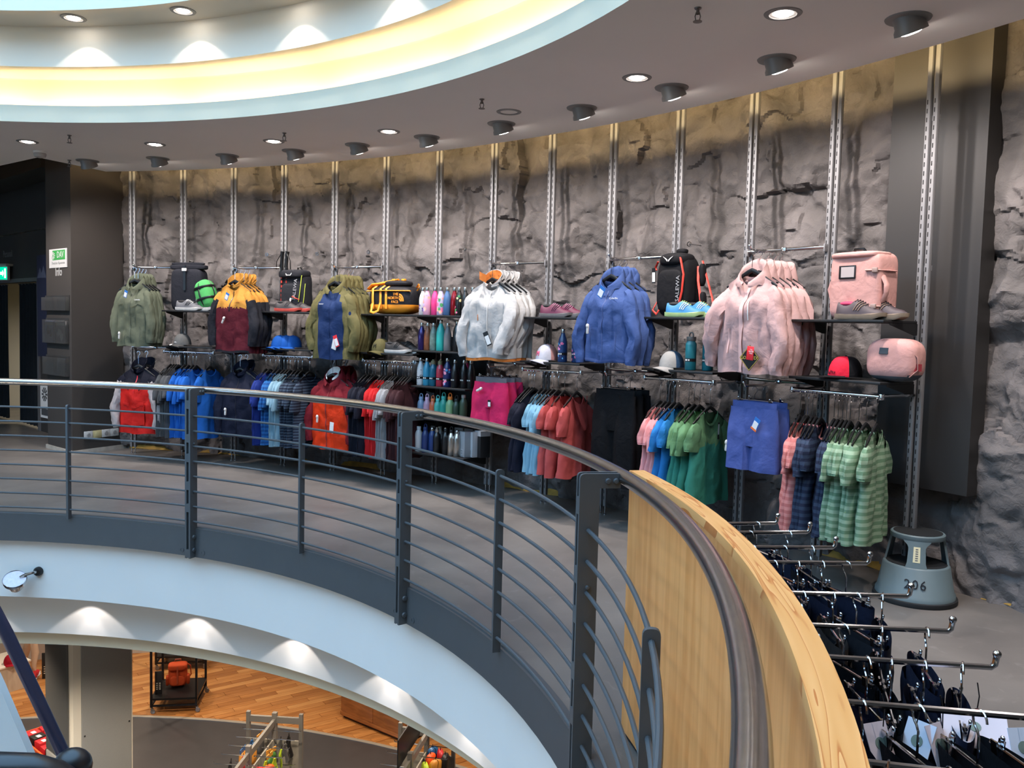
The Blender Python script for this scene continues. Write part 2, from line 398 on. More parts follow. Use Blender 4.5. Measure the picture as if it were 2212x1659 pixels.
# ---------------------------------------------------------------- corner with the pillar and the staff door
PC, PL, PR = Vector((-4.76, 9.256)), Vector((-5.271, 9.706)), Vector((-4.469, 9.847))
PB = PL + (PR - PC)
mb = MB(); mb.prism([PC, PR, PB, PL], 0, 3.9); pil = struct('pillar', mb, DARKPAINT)
mb = MB()
ex = (PR - PC).normalized() * .012; ey = (PL - PC).normalized() * .012
mb.prism([PC - ex - ey, PR + ex * 3 - ey, PR + ex * 3 + ey * .5, PC + ex + ey, PL + ey * 3 + ex, PL + ey * 3 - ex], 0, .045); struct('baseboard_left', mb, mat('pale_skirting', (176, 168, 156), .7, 0, .2, 12))
# wall of the staff door, further back
D0, D1 = Vector((-5.9, 10.92)), Vector((-9.2, 14.06)); dd = (D1 - D0).normalized(); dn = Vector((-dd.y, dd.x)); dn = dn if dn.y < 0 else -dn
def PD(t, n, z): p = D0 + dd * t + dn * n; return Vector((p.x, p.y, z))
DZ0, DZ1 = .30, 1.80   # opening
mb = MB()
def dbox(mb, t0, t1, n0, n1, z0, z1, mi=0):
    mb.prism([PD(t0, n0, 0).to_2d(), PD(t1, n0, 0).to_2d(), PD(t1, n1, 0).to_2d(), PD(t0, n1, 0).to_2d()], z0, z1, mi)
dbox(mb, -.8, .40, -.12, 0, 0, 3.9); dbox(mb, .40, 2.5, -.12, 0, 1.95, 3.9); dbox(mb, 2.5, 4.2, -.12, 0, 0, 3.9)
struct('wall_left', mb, DARKPAINT)
mb = MB(); dbox(mb, -1.0, 4.2, 0, .40, 3.20, 3.9); struct('beam', mb, DARKPAINT)
mb = MB(); dbox(mb, .34, .40, -.06, .02, 0, 2.0); dbox(mb, 2.5, 2.56, -.06, .02, 0, 2.0); dbox(mb, .34, 2.56, -.06, .02, 1.95, 2.0); struct('door_frame', mb, mat('door_frame_grey', (104, 102, 102), .5))
mb = MB(); dbox(mb, -.2, 3.2, -2.6, -2.5, 0, 3.0); dbox(mb, -.2, 3.2, -2.6, .0, 2.6, 2.62); struct('wall_staff_room', mb, mat('staff_room_wall', (214, 206, 168), .8))
# side return between pillar and door wall (dark alcove)
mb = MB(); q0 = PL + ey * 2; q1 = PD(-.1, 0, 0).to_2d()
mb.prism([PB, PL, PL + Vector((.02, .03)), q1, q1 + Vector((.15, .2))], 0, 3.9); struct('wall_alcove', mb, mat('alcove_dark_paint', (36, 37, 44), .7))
# ================================================================ LAMPS
def spot(name, loc, target, power, size, blend, color=LAMP_WHITE, rad=.03):
    l = bpy.data.lights.new(name, 'SPOT'); l.energy = power; l.spot_size = radians(size); l.spot_blend = blend; l.color = color; l.shadow_soft_size = rad
    o = bpy.data.objects.new(name, l); COL.objects.link(o); o.location = loc
    d = Vector(target) - Vector(loc); o.rotation_euler = d.to_track_quat('-Z', 'Y').to_euler(); return o
CZ = 3.05
# tilting cans that wash the wall; local frame: +y towards the wall
ring = MB().lathe([(.062, -.004), (.070, .012), (.105, .006), (.107, 0), (.107, .0)], 28)
ring_me = ring.mesh('trim_ring', LAMPMETAL)
can_rot = Matrix.Rotation(radians(26), 3, 'X')
canm = MB().lathe([(.070, .05), (.070, -.032), (.078, -.048), (.080, -.066), (.070, -.066), (.064, -.060)], 26, (0, 0, 0), 0, can_rot).mesh('can', LAMPMETAL)
lensm = MB().lathe([(0, -.078), (.035, -.075), (.055, -.067), (.069, -.062)], 24, (0, 0, 0), 0, can_rot).mesh('lens', LAMPGLOW)
flip = MB().lathe([(.062, .004), (.070, -.010), (.105, -.006), (.108, 0)], 28).mesh('trim_ring', LAMPMETAL)
tilt_s = [0.49 + 1.163 * k for k in range(14)]
ORD = 'first second third fourth fifth sixth seventh eighth ninth tenth eleventh twelfth thirteenth fourteenth fifteenth sixteenth seventeenth eighteenth nineteenth twentieth'.split()
ts = [-.12, .98, 2.10, 3.20, 4.27, 5.42, 6.70, 7.90, 9.10, 10.40, 11.82, 13.2, 14.6]
TILT = [(-4.265, 8.63), (-3.478, 8.415), (-2.731, 8.189), (-2.028, 7.892), (-1.393, 7.562), (-.752, 7.183), (-.13, 6.653), (.442, 6.129), (.969, 5.571), (1.45, 4.958), (1.885, 4.288), (2.24, 3.60), (2.5, 2.85)]
for i, (x, y) in enumerate(TILT):
    a = atan2(y - CW.y, x - CW.x)
    nm = 'tilted_ceiling_spotlight'
    vis = i < 11
    where = ORD[i] + ' grey tilted ceiling spotlight from the pillar, washing the rock wall' if vis else ORD[i] + ' grey tilted ceiling spotlight past the dark wall board'
    t = thing(nm, where, 'spotlight', (x, y, CZ), a - pi / 2, 'tilted spotlights in the ceiling')
    put('trim_ring', flip, t); put('can', canm, t)
    put('lens', lensm, put('lens_holder', canm, t)) if False else put('lens', lensm, t)
    dirn = Vector((cos(a) * sin(radians(22)), sin(a) * sin(radians(22)), -cos(radians(22))))
    p = Vector((x, y, CZ)) + dirn * .10
    spot('wash_beam', p, p + dirn + Vector((cos(a), sin(a), 0)) * .12, W_TILT, 124, .9)
# recessed downlights on a ring through the middle of the ceiling
innr = MB().lathe([(.062, .004), (.056, .012), (.052, .004), (.050, .03)], 26).mesh('inner_ring', LAMPMETAL)
disc = MB().lathe([(0, -.012), (.03, -.010), (.049, .0)], 24).mesh('lens', LAMPGLOW)
disc_off = MB().lathe([(0, .02), (.03, .02), (.049, .03)], 24).mesh('lens', mat('lens_off', (90, 88, 86), .3))
flip2 = MB().lathe([(.062, .004), (.066, -.006), (.088, -.004), (.091, 0)], 28).mesh('trim_ring', LAMPMETAL)
sunk_a = [94.9, 83.2, 71.4, 59.5, 47.15, 34.83, 22.1, 10.2, -1.7, -13.6, -25.5, -37.5, 106.8, 118.8]
for i, a in enumerate(sunk_a):
    rr = 5.62 if i != 6 else 5.57
    off = (i == 4)
    lab = ('unlit recessed ceiling downlight between the glowing ones' if off else ORD[i] + ' round recessed ceiling downlight from the pillar end, glowing white') if i < 7 else ORD[i - 7] + ' recessed ceiling downlight over the near gallery floor'
    t = thing('recessed_downlight', lab, 'downlight', PV(rr, a, CZ), radians(a) - pi / 2, 'recessed downlights in the ceiling')
    put('trim_ring', flip2, t); put('inner_ring', innr, t); put('lens', disc_off if off else disc, t)
    if not off: spot('downlight_beam', PV(rr, a, CZ - .02), PV(rr, a, 0), W_SUNK, 105, .8)
# scallop lamps in the soffits of the two fascias
for i, a in enumerate([95.0, 83.1, 71.2, 59.4, 47.5, 35.6, 107, 119, 23.7, 11.8, 0]):
    t = thing('soffit_downlight', ORD[i] + ' small round downlight in the soffit above the glowing cove', 'downlight', PV(4.46, a, 3.737), radians(a) - pi / 2, 'soffit downlights above the cove')
    o = put('trim_ring', flip2, t); o = put('inner_ring', innr, t); o = put('lens', disc, t)
    spot('scallop_beam', PV(4.47, a, 3.72), PV(4.49, a, 3.0), W_SOFFIT_UP, 98, .12, LAMP_WHITE, .012)
    spot('scallop_core', PV(4.47, a, 3.72), PV(4.60, a, 3.3), W_SOFFIT_UP * .5, 46, .6, LAMP_WHITE, .012)
for i, a in enumerate([95.0, 83.1, 71.2, 59.2, 47.4, 37.0, 25.4, 107, 119]):
    spot('scallop_beam', PV(4.46, a, -.68), PV(4.48, a, -1.4), W_SOFFIT_LOW, 98, .12, LAMP_WHITE, .012)
    spot('scallop_core', PV(4.46, a, -.68), PV(4.60, a, -1.1), W_SOFFIT_LOW * .5, 46, .6, LAMP_WHITE, .012)
spot('wash_beam', (-5.7, 8.25, 2.95), (-4.98, 9.5, 1.3), 85, 80, .7)  # extra spot out of view, added to brighten the pillar face
spot('staff_room_lamp', PD(1.0, -1.4, 2.55), PD(1.0, -1.4, 0), 110, 150, .6, (1, .93, .75), .1)
# lower hall: unseen point lights added as warm fill, then downlights
for (x, y) in [(-1.4, 1.6), (-5.6, .6), (-3.4, -.8), (-6.6, 3.4)]:
    l = bpy.data.lights.new('lower_hall_fill', 'POINT'); l.energy = 18; l.color = (1, .86, .70); l.shadow_soft_size = .15
    o = bpy.data.objects.new('lower_hall_fill', l); COL.objects.link(o); o.location = (x, y, -2.3)
for (x, y) in [(-5.2, 10.2), (-3.2, 10.4), (-7.2, 10.8), (-1.2, 10.2), (-4.2, 12.8), (-6.6, 13.4), (-2.2, 8.4), (0.2, 9.0), (-5.6, 8.2), (-7.5, 9.2), (-5.2, 7.1), (-3.4, 7.2), (-1.4, 6.7)]:  # unseen ceiling lamps, the last ones added to brighten pillar and lip
    spot('lower_hall_downlight_and_fill', (x, y, -1.22), (x, y, -4), W_LOWER, 120, .7, (1, .86, .70), .06)
# ================================================================ BALUSTRADE
RR = 4.352
rail = thing('gallery_railing', 'curved grey steel railing with brushed handrail round the open void', 'railing', (C0.x, C0.y, 0))
def RL(r, deg, z): a = radians(deg); return Vector((r * cos(a), r * sin(a), z))
HA0, HA1 = 128, -60
MB().tube([RL(RR, HA0 + (HA1 - HA0) * k / 150, .997) for k in range(151)], .0255, 14).build('handrail', STEEL, rail)['label'] = 'brushed stainless steel handrail'
RB = 4.226
PSTEP = 28.75
POSTS = [10.05 + PSTEP * k for k in range(-2, 5)]
BALS = [p - PSTEP / 2 for p in POSTS] + [POSTS[-1] + PSTEP / 2]
def radial(mb, outline, deg, t0, t1, mi=0):
    # outline in (r, z); slab of thickness t0..t1 along the tangent
    a = radians(deg); e = Vector((cos(a), sin(a), 0)); t = Vector((-sin(a), cos(a), 0)); up = Vector((0, 0, 1))
    fr = Matrix((e, up, t)).transposed()
    mb.prism(outline, t0, t1, mi, fr)
def rounded(pts, rad, seg=4):
    out = []
    n = len(pts)
    for i, p in enumerate(pts):
        p = Vector(p); a = Vector(pts[i - 1]); b = Vector(pts[(i + 1) % n]); r = rad[i] if isinstance(rad, list) else rad
        if r <= 0: out.append(p); continue
        da = (a - p).normalized(); db = (b - p).normalized()
        for k in range(seg + 1):
            t = k / seg; q0 = p + da * r * (1 - t); q1 = p + db * r * t
            out.append(q0 * (1 - t) + q1 * t)
    return out
plate_out = rounded([(4.192, 1.012), (4.192, -.205), (4.262, -.205), (4.262, .962), (4.335, .962), (4.335, 1.012)], [.018, 0, 0, 0, 0, 0])
for dg in POSTS:
    mb = MB()
    radial(mb, plate_out, dg, -.024, -.010); radial(mb, plate_out, dg, .010, .024)
    for z in (-.17, .16, .32, .52, .66, .9): radial(mb, [(4.192, z - .03), (4.262, z - .03), (4.262, z + .03), (4.192, z + .03)], dg, -.010, .010)
    post = mb.build('post', GREYSTEEL, rail)
    mb = MB()
    a = radians(dg); e = Vector((cos(a), sin(a), 0)); t = Vector((-sin(a), cos(a), 0))
    for (r, z, s) in ((4.228, -.15, .017), (4.228, -.055, .017), (4.228, .27, .008), (4.228, .62, .008), (4.29, .987, .011), (4.318, .987, .011)):
        for sg in (-1, 1):
            fr = Matrix((e, Vector((0, 0, 1)), t * sg)).transposed()
            mb = MB(); mb.lathe([(s, 0), (s, .004), (s * .75, .009), (0, .010)], 8, e * r + Vector((0, 0, z)) + t * sg * .024, 0, fr); mb.build('bolt', GREYSTEEL, post)
bal_out = rounded([(4.206, .848), (4.206, -.012), (4.246, -.012), (4.246, .848)], [.017, 0, 0, .017])
for dg in BALS:
    mb = MB(); radial(mb, bal_out, dg, -.008, .008); mb.build('baluster', GREYSTEEL, rail)
ZR = [.818 - .1085 * k for k in range(8)]
for k in range(len(POSTS) - 1):
    a0, a1 = POSTS[k], POSTS[k + 1]
    for z in ZR:
        MB().tube([RL(RB, a0 + (a1 - a0) * j / 20, z) for j in range(21)], .0075, 8).build('rod', GREYSTEEL, rail)
# bolt holes in the steel edge beam beside each post
for dg in POSTS:
    for da in (-1.3, 1.3):
        mb = MB()
        a = radians(dg + da); e = Vector((cos(a), sin(a), 0)); t = Vector((-sin(a), cos(a), 0)); fr = Matrix((t, Vector((0, 0, 1)), -e)).transposed()
        mb.lathe([(.017, 0), (.017, .003), (.012, .003), (.012, .001), (0, .001)], 12, e * 4.2425 + Vector((C0.x, C0.y, -.165)), 0, fr); mb.build('beam_bolt', GREYSTEEL, trim1)

# ================================================================ SPOTLIGHT ON THE FASCIA
t = thing('fascia_spotlight', 'round chrome spotlight on a swivel arm on the pale fascia', 'spotlight', PV(4.31, 86.0, -.452), radians(86) - pi / 2)
MB().lathe([(0, 0), (.035, 0), (.035, .02), (.026, .034), (0, .036)], 16, (0, 0, 0), 0, Matrix.Rotation(pi / 2, 3, 'X')).build('mount', BLACK, t)
MB().tube([(0, -.02, 0), (-.01, -.06, .005), (-.05, -.10, -.005), (-.075, -.115, -.02)], .011, 8).build('swivel_arm', CHROME, t)
hr = Matrix.Rotation(radians(-62), 3, 'X') @ Matrix.Rotation(radians(8), 3, 'Y')
hr = Matrix.Rotation(radians(25), 3, 'Z') @ Matrix.Rotation(radians(36), 3, 'X')
MB().lathe([(0, -.10), (.045, -.10), (.052, -.085), (.056, -.03), (.082, -.02), (.084, 0), (.080, .008), (.076, .0)], 24, (-.105, -.135, -.03), 0, hr).build('housing', CHROME, t)
MB().lathe([(.077, .002), (.05, .004), (0, .006)], 24, (-.105, -.135, -.03), 0, hr).build('lens', mat('spot_glass', (214, 206, 214), .25, 0, .08, 60, .3, 120), t)
# ================================================================ CURVED WOODEN DISPLAY PARTITION AND ITS RAIL RACK
PINE = wood('pine_panel', (240, 168, 100), (224, 148, 80), (16, 16, 1.0), .42, 1.5)
PINETOP = wood('pine_top_edge', (238, 174, 104), (204, 128, 62), (4, 9, 4), .45, 3.4)
nt = PINETOP.node_tree; b = nt.nodes['Principled BSDF']
for l in list(b.inputs['Base Color'].links): nt.links.remove(l)
def mathn(op, a, bb=None):
    n = nt.nodes.new('ShaderNodeMath'); n.operation = op
    for k, v in enumerate((a, bb)):
        if v is None: continue
        if isinstance(v, (int, float)): n.inputs[k].default_value = v
        else: nt.links.new(v, n.inputs[k])
    return n.outputs[0]
tc = nt.nodes.new('ShaderNodeTexCoord'); sp = nt.nodes.new('ShaderNodeSeparateXYZ'); nt.links.new(tc.outputs['Object'], sp.inputs[0])
arc = mathn('MULTIPLY', mathn('ARCTAN2', sp.outputs['Y'], sp.outputs['X']), 3.2)
rad = mathn('MULTIPLY', mathn('SQRT', mathn('ADD', mathn('MULTIPLY', sp.outputs['X'], sp.outputs['X']), mathn('MULTIPLY', sp.outputs['Y'], sp.outputs['Y']))), 14.0)
cb = nt.nodes.new('ShaderNodeCombineXYZ'); nt.links.new(arc, cb.inputs[0]); nt.links.new(rad, cb.inputs[1]); nt.links.new(sp.outputs['Z'], cb.inputs[2])
n = nt.nodes.new('ShaderNodeTexNoise'); n.inputs['Scale'].default_value = 1.3; n.inputs['Detail'].default_value = 2; nt.links.new(cb.outputs[0], n.inputs['Vector'])
fr = mathn('FRACT', mathn('MULTIPLY', n.outputs['Fac'], 11.0))
rp = nt.nodes.new('ShaderNodeValToRGB'); rp.color_ramp.elements[0].position = 0; rp.color_ramp.elements[0].color = (*L((238, 172, 104)), 1)
rp.color_ramp.elements[1].position = .82; rp.color_ramp.elements[1].color = (*L((228, 158, 88)), 1); e_ = rp.color_ramp.elements.new(.95); e_.color = (*L((200, 118, 56)), 1)
nt.links.new(fr, rp.inputs[0]); nt.links.new(rp.outputs[0], b.inputs['Base Color'])
part = thing('wooden_partition', 'curved pine display partition standing behind the railing', 'partition', (C0.x, C0.y, 0))
PA0, PA1, PR0, PR1 = 12.3, -58.0, 4.432, 4.486
def arc_slab(mb, r0, r1, z0, z1, a0, a1, n, mi=0):
    ang = [a0 + (a1 - a0) * k / n for k in range(n + 1)]
    o = [RL(r0, a, 0) for a in ang] + [RL(r1, a, 0) for a in reversed(ang)]
    mb.prism([(p.x, p.y) for p in o], z0, z1, mi)
NPAN = 14
for k in range(NPAN):
    a0 = PA0 + (PA1 - PA0) * k / NPAN; a1 = PA0 + (PA1 - PA0) * (k + 1) / NPAN - .012
    mb = MB(); arc_slab(mb, PR0 + .002, PR1 - .002, .02, .965, a0, a1, 4); mb.build('panel', PINE, part)
mb = MB(); arc_slab(mb, PR0, PR1 + .002, .965, .99, PA0, PA1, 60); mb.build('top_edge', PINETOP, part)
mb = MB(); arc_slab(mb, PR0 + .01, PR1 - .01, 0, .02, PA0 - .3, PA1, 60); mb.build('plinth', BLACKMATT, part)
rack = thing('hanging_rack', 'chrome clothes rack with projecting rods fixed behind the pine partition', 'clothes rack', (C0.x, C0.y, 0))
mb = MB(); 
mb.tube([RL(4.502, 11.5 - 60 * k / 40, .80) for k in range(41)], .011, 8); mb.build('back_rail', CHROME, rack)
mb = MB()
arc_slab(mb, 4.488, 4.494, .3, .9, 11.8, -55, 50); mb.build('back_panel', mat('rack_back_grey', (78, 74, 70), .5), rack)
ROD_A = [8.9, 7.35, 5.05, 3.0, -.55, -3.5, -5.9, -8.6, -11.4]
ROD_R = [4.87, 4.92, 4.91, 4.93, 4.90, 4.885, 4.885, 4.92, 4.92]
RODZ = .85
for a, r in zip(ROD_A, ROD_R):
    o = MB().tube([RL(4.49, a, RODZ)] + [RL(4.52 + (r - 4.52) * k / 5, a, RODZ) for k in range(6)] + [RL(r + .007, a, RODZ + .006), RL(r + .010, a, RODZ + .024)], .0062, 8).build('rod', CHROME, rack)
    MB().ellipsoid(RL(r + .010, a, RODZ + .027), (.0085, .0085, .0085), 10, 6).build('end_knob', CHROME, o)
# ================================================================ SHOP WALL FIXTURES
SLOTDARK = mat('slot_shadow', (18, 18, 18), .9)
chan = MB()
for x in (-.0225, .0225):
    chan.box((x, 0, 1.84), (.028, .03, 3.54)); 
up_me = None
mbc = MB(); mbc.box((0, 0, 1.84), (.028, .030, 3.54), 0, None, .006); chan_me = mbc.mesh('channel', UPRIGHT)
mbs = MB()
for x in (-.0225, .0225):
    for k in range(55):
        z = .14 + .05 * k; mbs.box((x - .003, -.0152, z), (.0055, .0012, .026))
slot_me = mbs.mesh('slots', SLOTDARK)
mbf = MB(); mbf.lathe([(0, 0), (.013, 0), (.013, .008), (.005, .012), (.005, .07)], 10); foot_me = mbf.mesh('levelling_foot', CHROME)
mbp = MB(); mbp.box((0, .004, 0), (.07, .012, .03)); plate_me = mbp.mesh('joining_plate', UPRIGHT)
for i in range(14):
    t = thing('slotted_upright', f'{ORD[i]} twin slotted steel upright from the pillar on the rock wall' if i < 13 else 'last twin slotted upright in front of the dark wall board', 'upright', PW(i, 0, 0), ROT_FACE(i), 'slotted wall uprights')
    for sx in (-1, 1):
        put('channel', chan_me, t, (.0225 * sx, 0, 0)); put('levelling_foot', foot_me, t, (.0225 * sx, 0, 0))
    o = put('slots', slot_me, t); o['kind'] = 'stuff'
    for z in (.35, 1.9, 2.75): put('joining_plate', plate_me, t, (0, .012, z))
# local frame of a bay item: origin at PW(s, 0, 0), local -y into the room, local x along the wall.  x grows with s.
def bay(name, label, cat, s, group=None, d=0.0, z=0.0): return thing(name, label, cat, PW(s, d, z), ROT_FACE(s), group)
BW = .631
# shelves: board, two brackets
def shelf_meshes():
    b = MB(); b.box((0, -.20, 0), (.622, .33, .016), 0, None, .003); bd = b.mesh('board', BLACKMATT)
    k = MB(); k.prism([(-.03, -.008), (-.30, -.008), (-.30, -.018), (-.06, -.075), (-.03, -.075)], -.0025, .0025, 0, Matrix(((0, 0, 1), (1, 0, 0), (0, 1, 0)))); kb = k.mesh('bracket', BLACKMATT)
    return bd, kb
SH_B, SH_K = shelf_meshes()
# widths measured at the front edge: a shelf spans one bay
def shelf(s, z, label):
    t = bay('wall_shelf', label, 'shelf', s + .5, 'black wall shelves', 0, z - .009)
    put('board', SH_B, t)
    for sx in (-1, 1): put('bracket', SH_K, t, (sx * (BW / 2 - .008), 0, 0))
    return t
shelf(1, 1.597, 'upper black wall shelf under the roll-top backpack and green sleeping bag')
shelf(1, 1.224, 'lower black wall shelf under the lone grey cap')
shelf(3, 1.605, 'upper black wall shelf under the trekking poles and small black backpack')
shelf(3, 1.236, 'lower black wall shelf under the blue caps')
shelf(5, 1.598, 'upper black wall shelf under the orange duffel bag')
shelf(5, 1.238, 'lower black wall shelf under the olive cap and black shoe')
for k, z in enumerate((1.595, 1.276, .955, .668, .345)):
    shelf(6, z, ('top black shelf of the bottle display', 'second black shelf from the top of the bottle display', 'middle black shelf of the bottle display, under flowered bottle', 'black shelf under the bottles with ring caps', 'bottom black shelf of the bottle display, under steel bottles')[k])
shelf(8, 1.594, 'upper black wall shelf under the purple shoes')
shelf(8, 1.234, 'lower black wall shelf under the white and pink cap')
shelf(10, 1.604, 'upper black wall shelf under the black and red backpack')
shelf(10, 1.234, 'lower black wall shelf under the teal bottles')
shelf(12, 1.596, 'upper black wall shelf under the pink backpack')
shelf(12, 1.248, 'lower black wall shelf under the red and black cap')
# black back panel behind the bottles
t = bay('display_back_panel', 'black back panel standing behind the lower rows of bottles', 'panel', 6.5)
mb = MB(); mb.box((0, .03, .84), (.56, .012, 1.12)); mb.build('panel', BLACKMATT, t)
# face-out rails: cross bar between two uprights, arm pointing into the room
def arm_rail(s, z, label, arm=.40, dz=-.025):
    t = bay('face_out_rail', label, 'clothes rail', s + .5, 'face-out clothes rails', 0, z)
    MB().tube([(-BW / 2 + .012, -.04, .025), (BW / 2 - .012, -.04, .025)], .012, 10).build('cross_bar', CHROME, t)
    for sx in (-1, 1): MB().box((sx * (BW / 2 - .018), -.028, .02), (.012, .05, .05), 0, None, .003).build('bracket', UPRIGHT, t)
    a = MB().tube([(0, -.03, .028), (0, -.06, .012), (0, -.2, 0), (0, -arm, dz + .025), (0, -arm - .012, dz + .045)], .008, 8).build('arm', CHROME, t)
    MB().ellipsoid((0, -arm - .012, dz + .048), (.011, .011, .011), 10, 6).build('end_knob', CHROME, a)
    MB().box((0, -.045, .022), (.04, .035, .035), 0, None, .008).build('clamp', CHROME, t)
    return t
for s, nm in ((0, 'olive green jackets'), (2, 'mustard and maroon jackets'), (4, 'olive and blue jackets'), (7, 'white jackets'), (9, 'blue jackets'), (11, 'pale pink jackets')):
    arm_rail(s, 2.035, f'chrome face-out clothes rail holding the {nm}')
for s, nm in ((0, 'red pullovers'), (2, 'navy jackets'), (4, 'orange-red jackets'), (7, 'pink shorts'), (9, 'black trousers'), (11, 'blue shorts')):
    arm_rail(s, 1.165, f'chrome face-out clothes rail holding the {nm}')
# side-hung rails: two side bars and a front tube
def side_rail(s, label, z=1.162, d=.33):
    t = bay('side_hung_rail', label, 'clothes rail', s + .5, 'side-hung clothes rails', 0, z)
    w = BW / 2 * .965
    o = MB().tube([(-w + .01, -d, 0), (w - .01, -d, 0)], .0125, 10).build('front_tube', CHROME, t)
    for sx in (-1, 1):
        MB().tube([(sx * w, -.02, .004), (sx * w, -d - .01, .004)], .010, 8).build('side_bar', CHROME, t)
        MB().box((sx * (w - .002), -d, 0), (.022, .036, .036), 0, None, .006).build('end_clamp', CHROME, t)
    return t
side_rail(1, 'chrome clothes rail carrying the grey and bright blue T-shirts')
side_rail(3, 'chrome clothes rail carrying the light blue and striped T-shirts')
side_rail(5, 'chrome clothes rail carrying the red and maroon T-shirts')
side_rail(8, 'chrome clothes rail carrying the coral T-shirts')
side_rail(10, 'chrome clothes rail carrying the green and pink T-shirts')
side_rail(12, 'chrome clothes rail carrying the striped T-shirts')
# ================================================================ GARMENTS
HMETAL = CHROME
def smooth(t): t = max(0, min(1, t)); return t * t * (3 - 2 * t)
def hanger_meshes(hook):
    a = MB(); pts = []
    for k in range(-8, 9):
        u = k / 8; pts.append((u * .190, 0, -.004 - .105 * abs(u) ** 1.15))
    a.tube(pts, [.005 + .005 * (1 - abs(k / 8)) for k in range(-8, 9)], 8, 0, True, False, 1.5)
    h = MB(); c = hook - .019
    pts = [(0, 0, .015), (0, 0, c - .035), (.006, 0, c - .022)] + [(.019 * cos(w), 0, c + .019 * sin(w)) for w in [radians(-50 + 25 * j) for j in range(10)]]
    h.tube(pts, .0022, 6); return a.mesh('arms', BLACK), h.mesh('hook', HMETAL)
_h = {}
def hanger(loc, rz, hook, label, group):
    key = round(hook, 3)
    if key not in _h: _h[key] = hanger_meshes(hook)
    t = thing('clothes_hanger', label, 'hanger', loc, rz, group)
    put('arms', _h[key][0], t); put('hook', _h[key][1], t); return t
_ch = {}
def clip_hanger(loc, rz, hook, label, group, w=.14):
    key = (round(hook, 3), w)
    if key not in _ch:
        a = MB().tube([(-w - .02, 0, 0), (w + .02, 0, 0)], .0028, 6).mesh('bar', CHROME)
        c = hook - .019; h = MB()
        h.tube([(0, 0, 0), (0, 0, c - .03), (.006, 0, c - .02)] + [(.019 * cos(q), 0, c + .019 * sin(q)) for q in [radians(-50 + 25 * j) for j in range(10)]], .0022, 6)
        k = MB(); k.box((0, -.006, -.006), (.016, .003, .036), 0, Matrix.Rotation(.15, 3, 'X')); k.box((0, .006, -.006), (.016, .003, .036), 0, Matrix.Rotation(-.15, 3, 'X')); k.tube([(-.009, 0, .002), (.009, 0, .002)], .005, 6)
        k.ellipsoid((0, -.009, .014), (.006, .004, .006), 8, 5)
        _ch[key] = (a, h.mesh('hook', CHROME), k.mesh('clip', CHROME))
    t = thing('clip_hanger', label, 'hanger', loc, rz, group)
    put('bar', _ch[key][0], t); put('hook', _ch[key][1], t)
    for s in (-1, 1): put('clip', _ch[key][2], t, (s * w, 0, 0))
    return t
def x0c(u): return u
class Shell:
    def __init__(s, w, T, L, slope=.055, neck=.36, nf=.075, nb=.015, seed=0, fold=.010, wr=.004, hemwave=.006, asym=0.0, kf=3.2):
        s.__dict__.update(locals())
    def ztop(s, u, front):
        a = abs(u); z = -s.slope * a ** 1.15 - .02 * max(0, a - .9) * 10 * .5
        if a < s.neck:
            q = 1 - (a / s.neck) ** 2; z = -s.slope * s.neck ** 1.15 - (s.nf if front else s.nb) * q ** .6
        return z
    def pt(s, u, v, front, off=0.0):
        zt = s.ztop(u, front); zh = -s.L + s.hemwave * sin(u * 5 + s.seed) + s.asym * u
        z = zt + (zh - zt) * v
        e = sqrt(max(0, 1 - u * u)) ** .8
        T = s.T(v) * e
        ph = s.seed * 1.7 + (0 if front else 2)
        f = s.fold * smooth(v * 1.6 - .1) * (sin(u * s.kf * pi + ph + 1.2 * v) + .5 * sin(u * s.kf * 1.9 * pi + ph * 2 - v)) * e ** .5
        n = noise.noise((u * 3 + s.seed * 7.1, v * 4 + (0 if front else 9), s.seed * 3.3)) * s.wr * 2 + noise.noise((u * 9 + s.seed, v * 11 + (0 if front else 5), 7.7)) * s.wr
        cr = (1 - abs(noise.noise((x0c(u) * 2.2 + v * 1.5 + s.seed * 5, v * 3.2 - u * .8 + (3 if front else 11), 2.2)))) ** 5 * s.wr * 2.6
        n += cr
        y = (-(T + off) if front else T) + f + n * (1 if T > .006 else .3)
        x = u * s.w(v) * (1 + .02 * sin(v * 7 + s.seed) * v)
        return Vector((x, y, z))
    def body(s, mb, nu=40, nv=24, mi=None):
        st = len(mb.f)
        def g(a, v):
            th = 2 * pi * a; return s.pt(cos(th), v, sin(th) >= 0)
        mb.grid(g, nu, nv, 0, True)
        if mi:
            for k in range(st, len(mb.f)):
                c = sum((Vector(mb.v[i]) for i in mb.f[k]), Vector()) / len(mb.f[k]); mb.m[k] = mi(c.x, c.y, c.z)
    def patch(s, mb, u0, u1, v0, v1, off=.003, mi=0, nu=3, nv=8):
        mb.grid(lambda a, b: s.pt(u0 + (u1 - u0) * a, v0 + (v1 - v0) * b, True, off), nu, nv, mi)
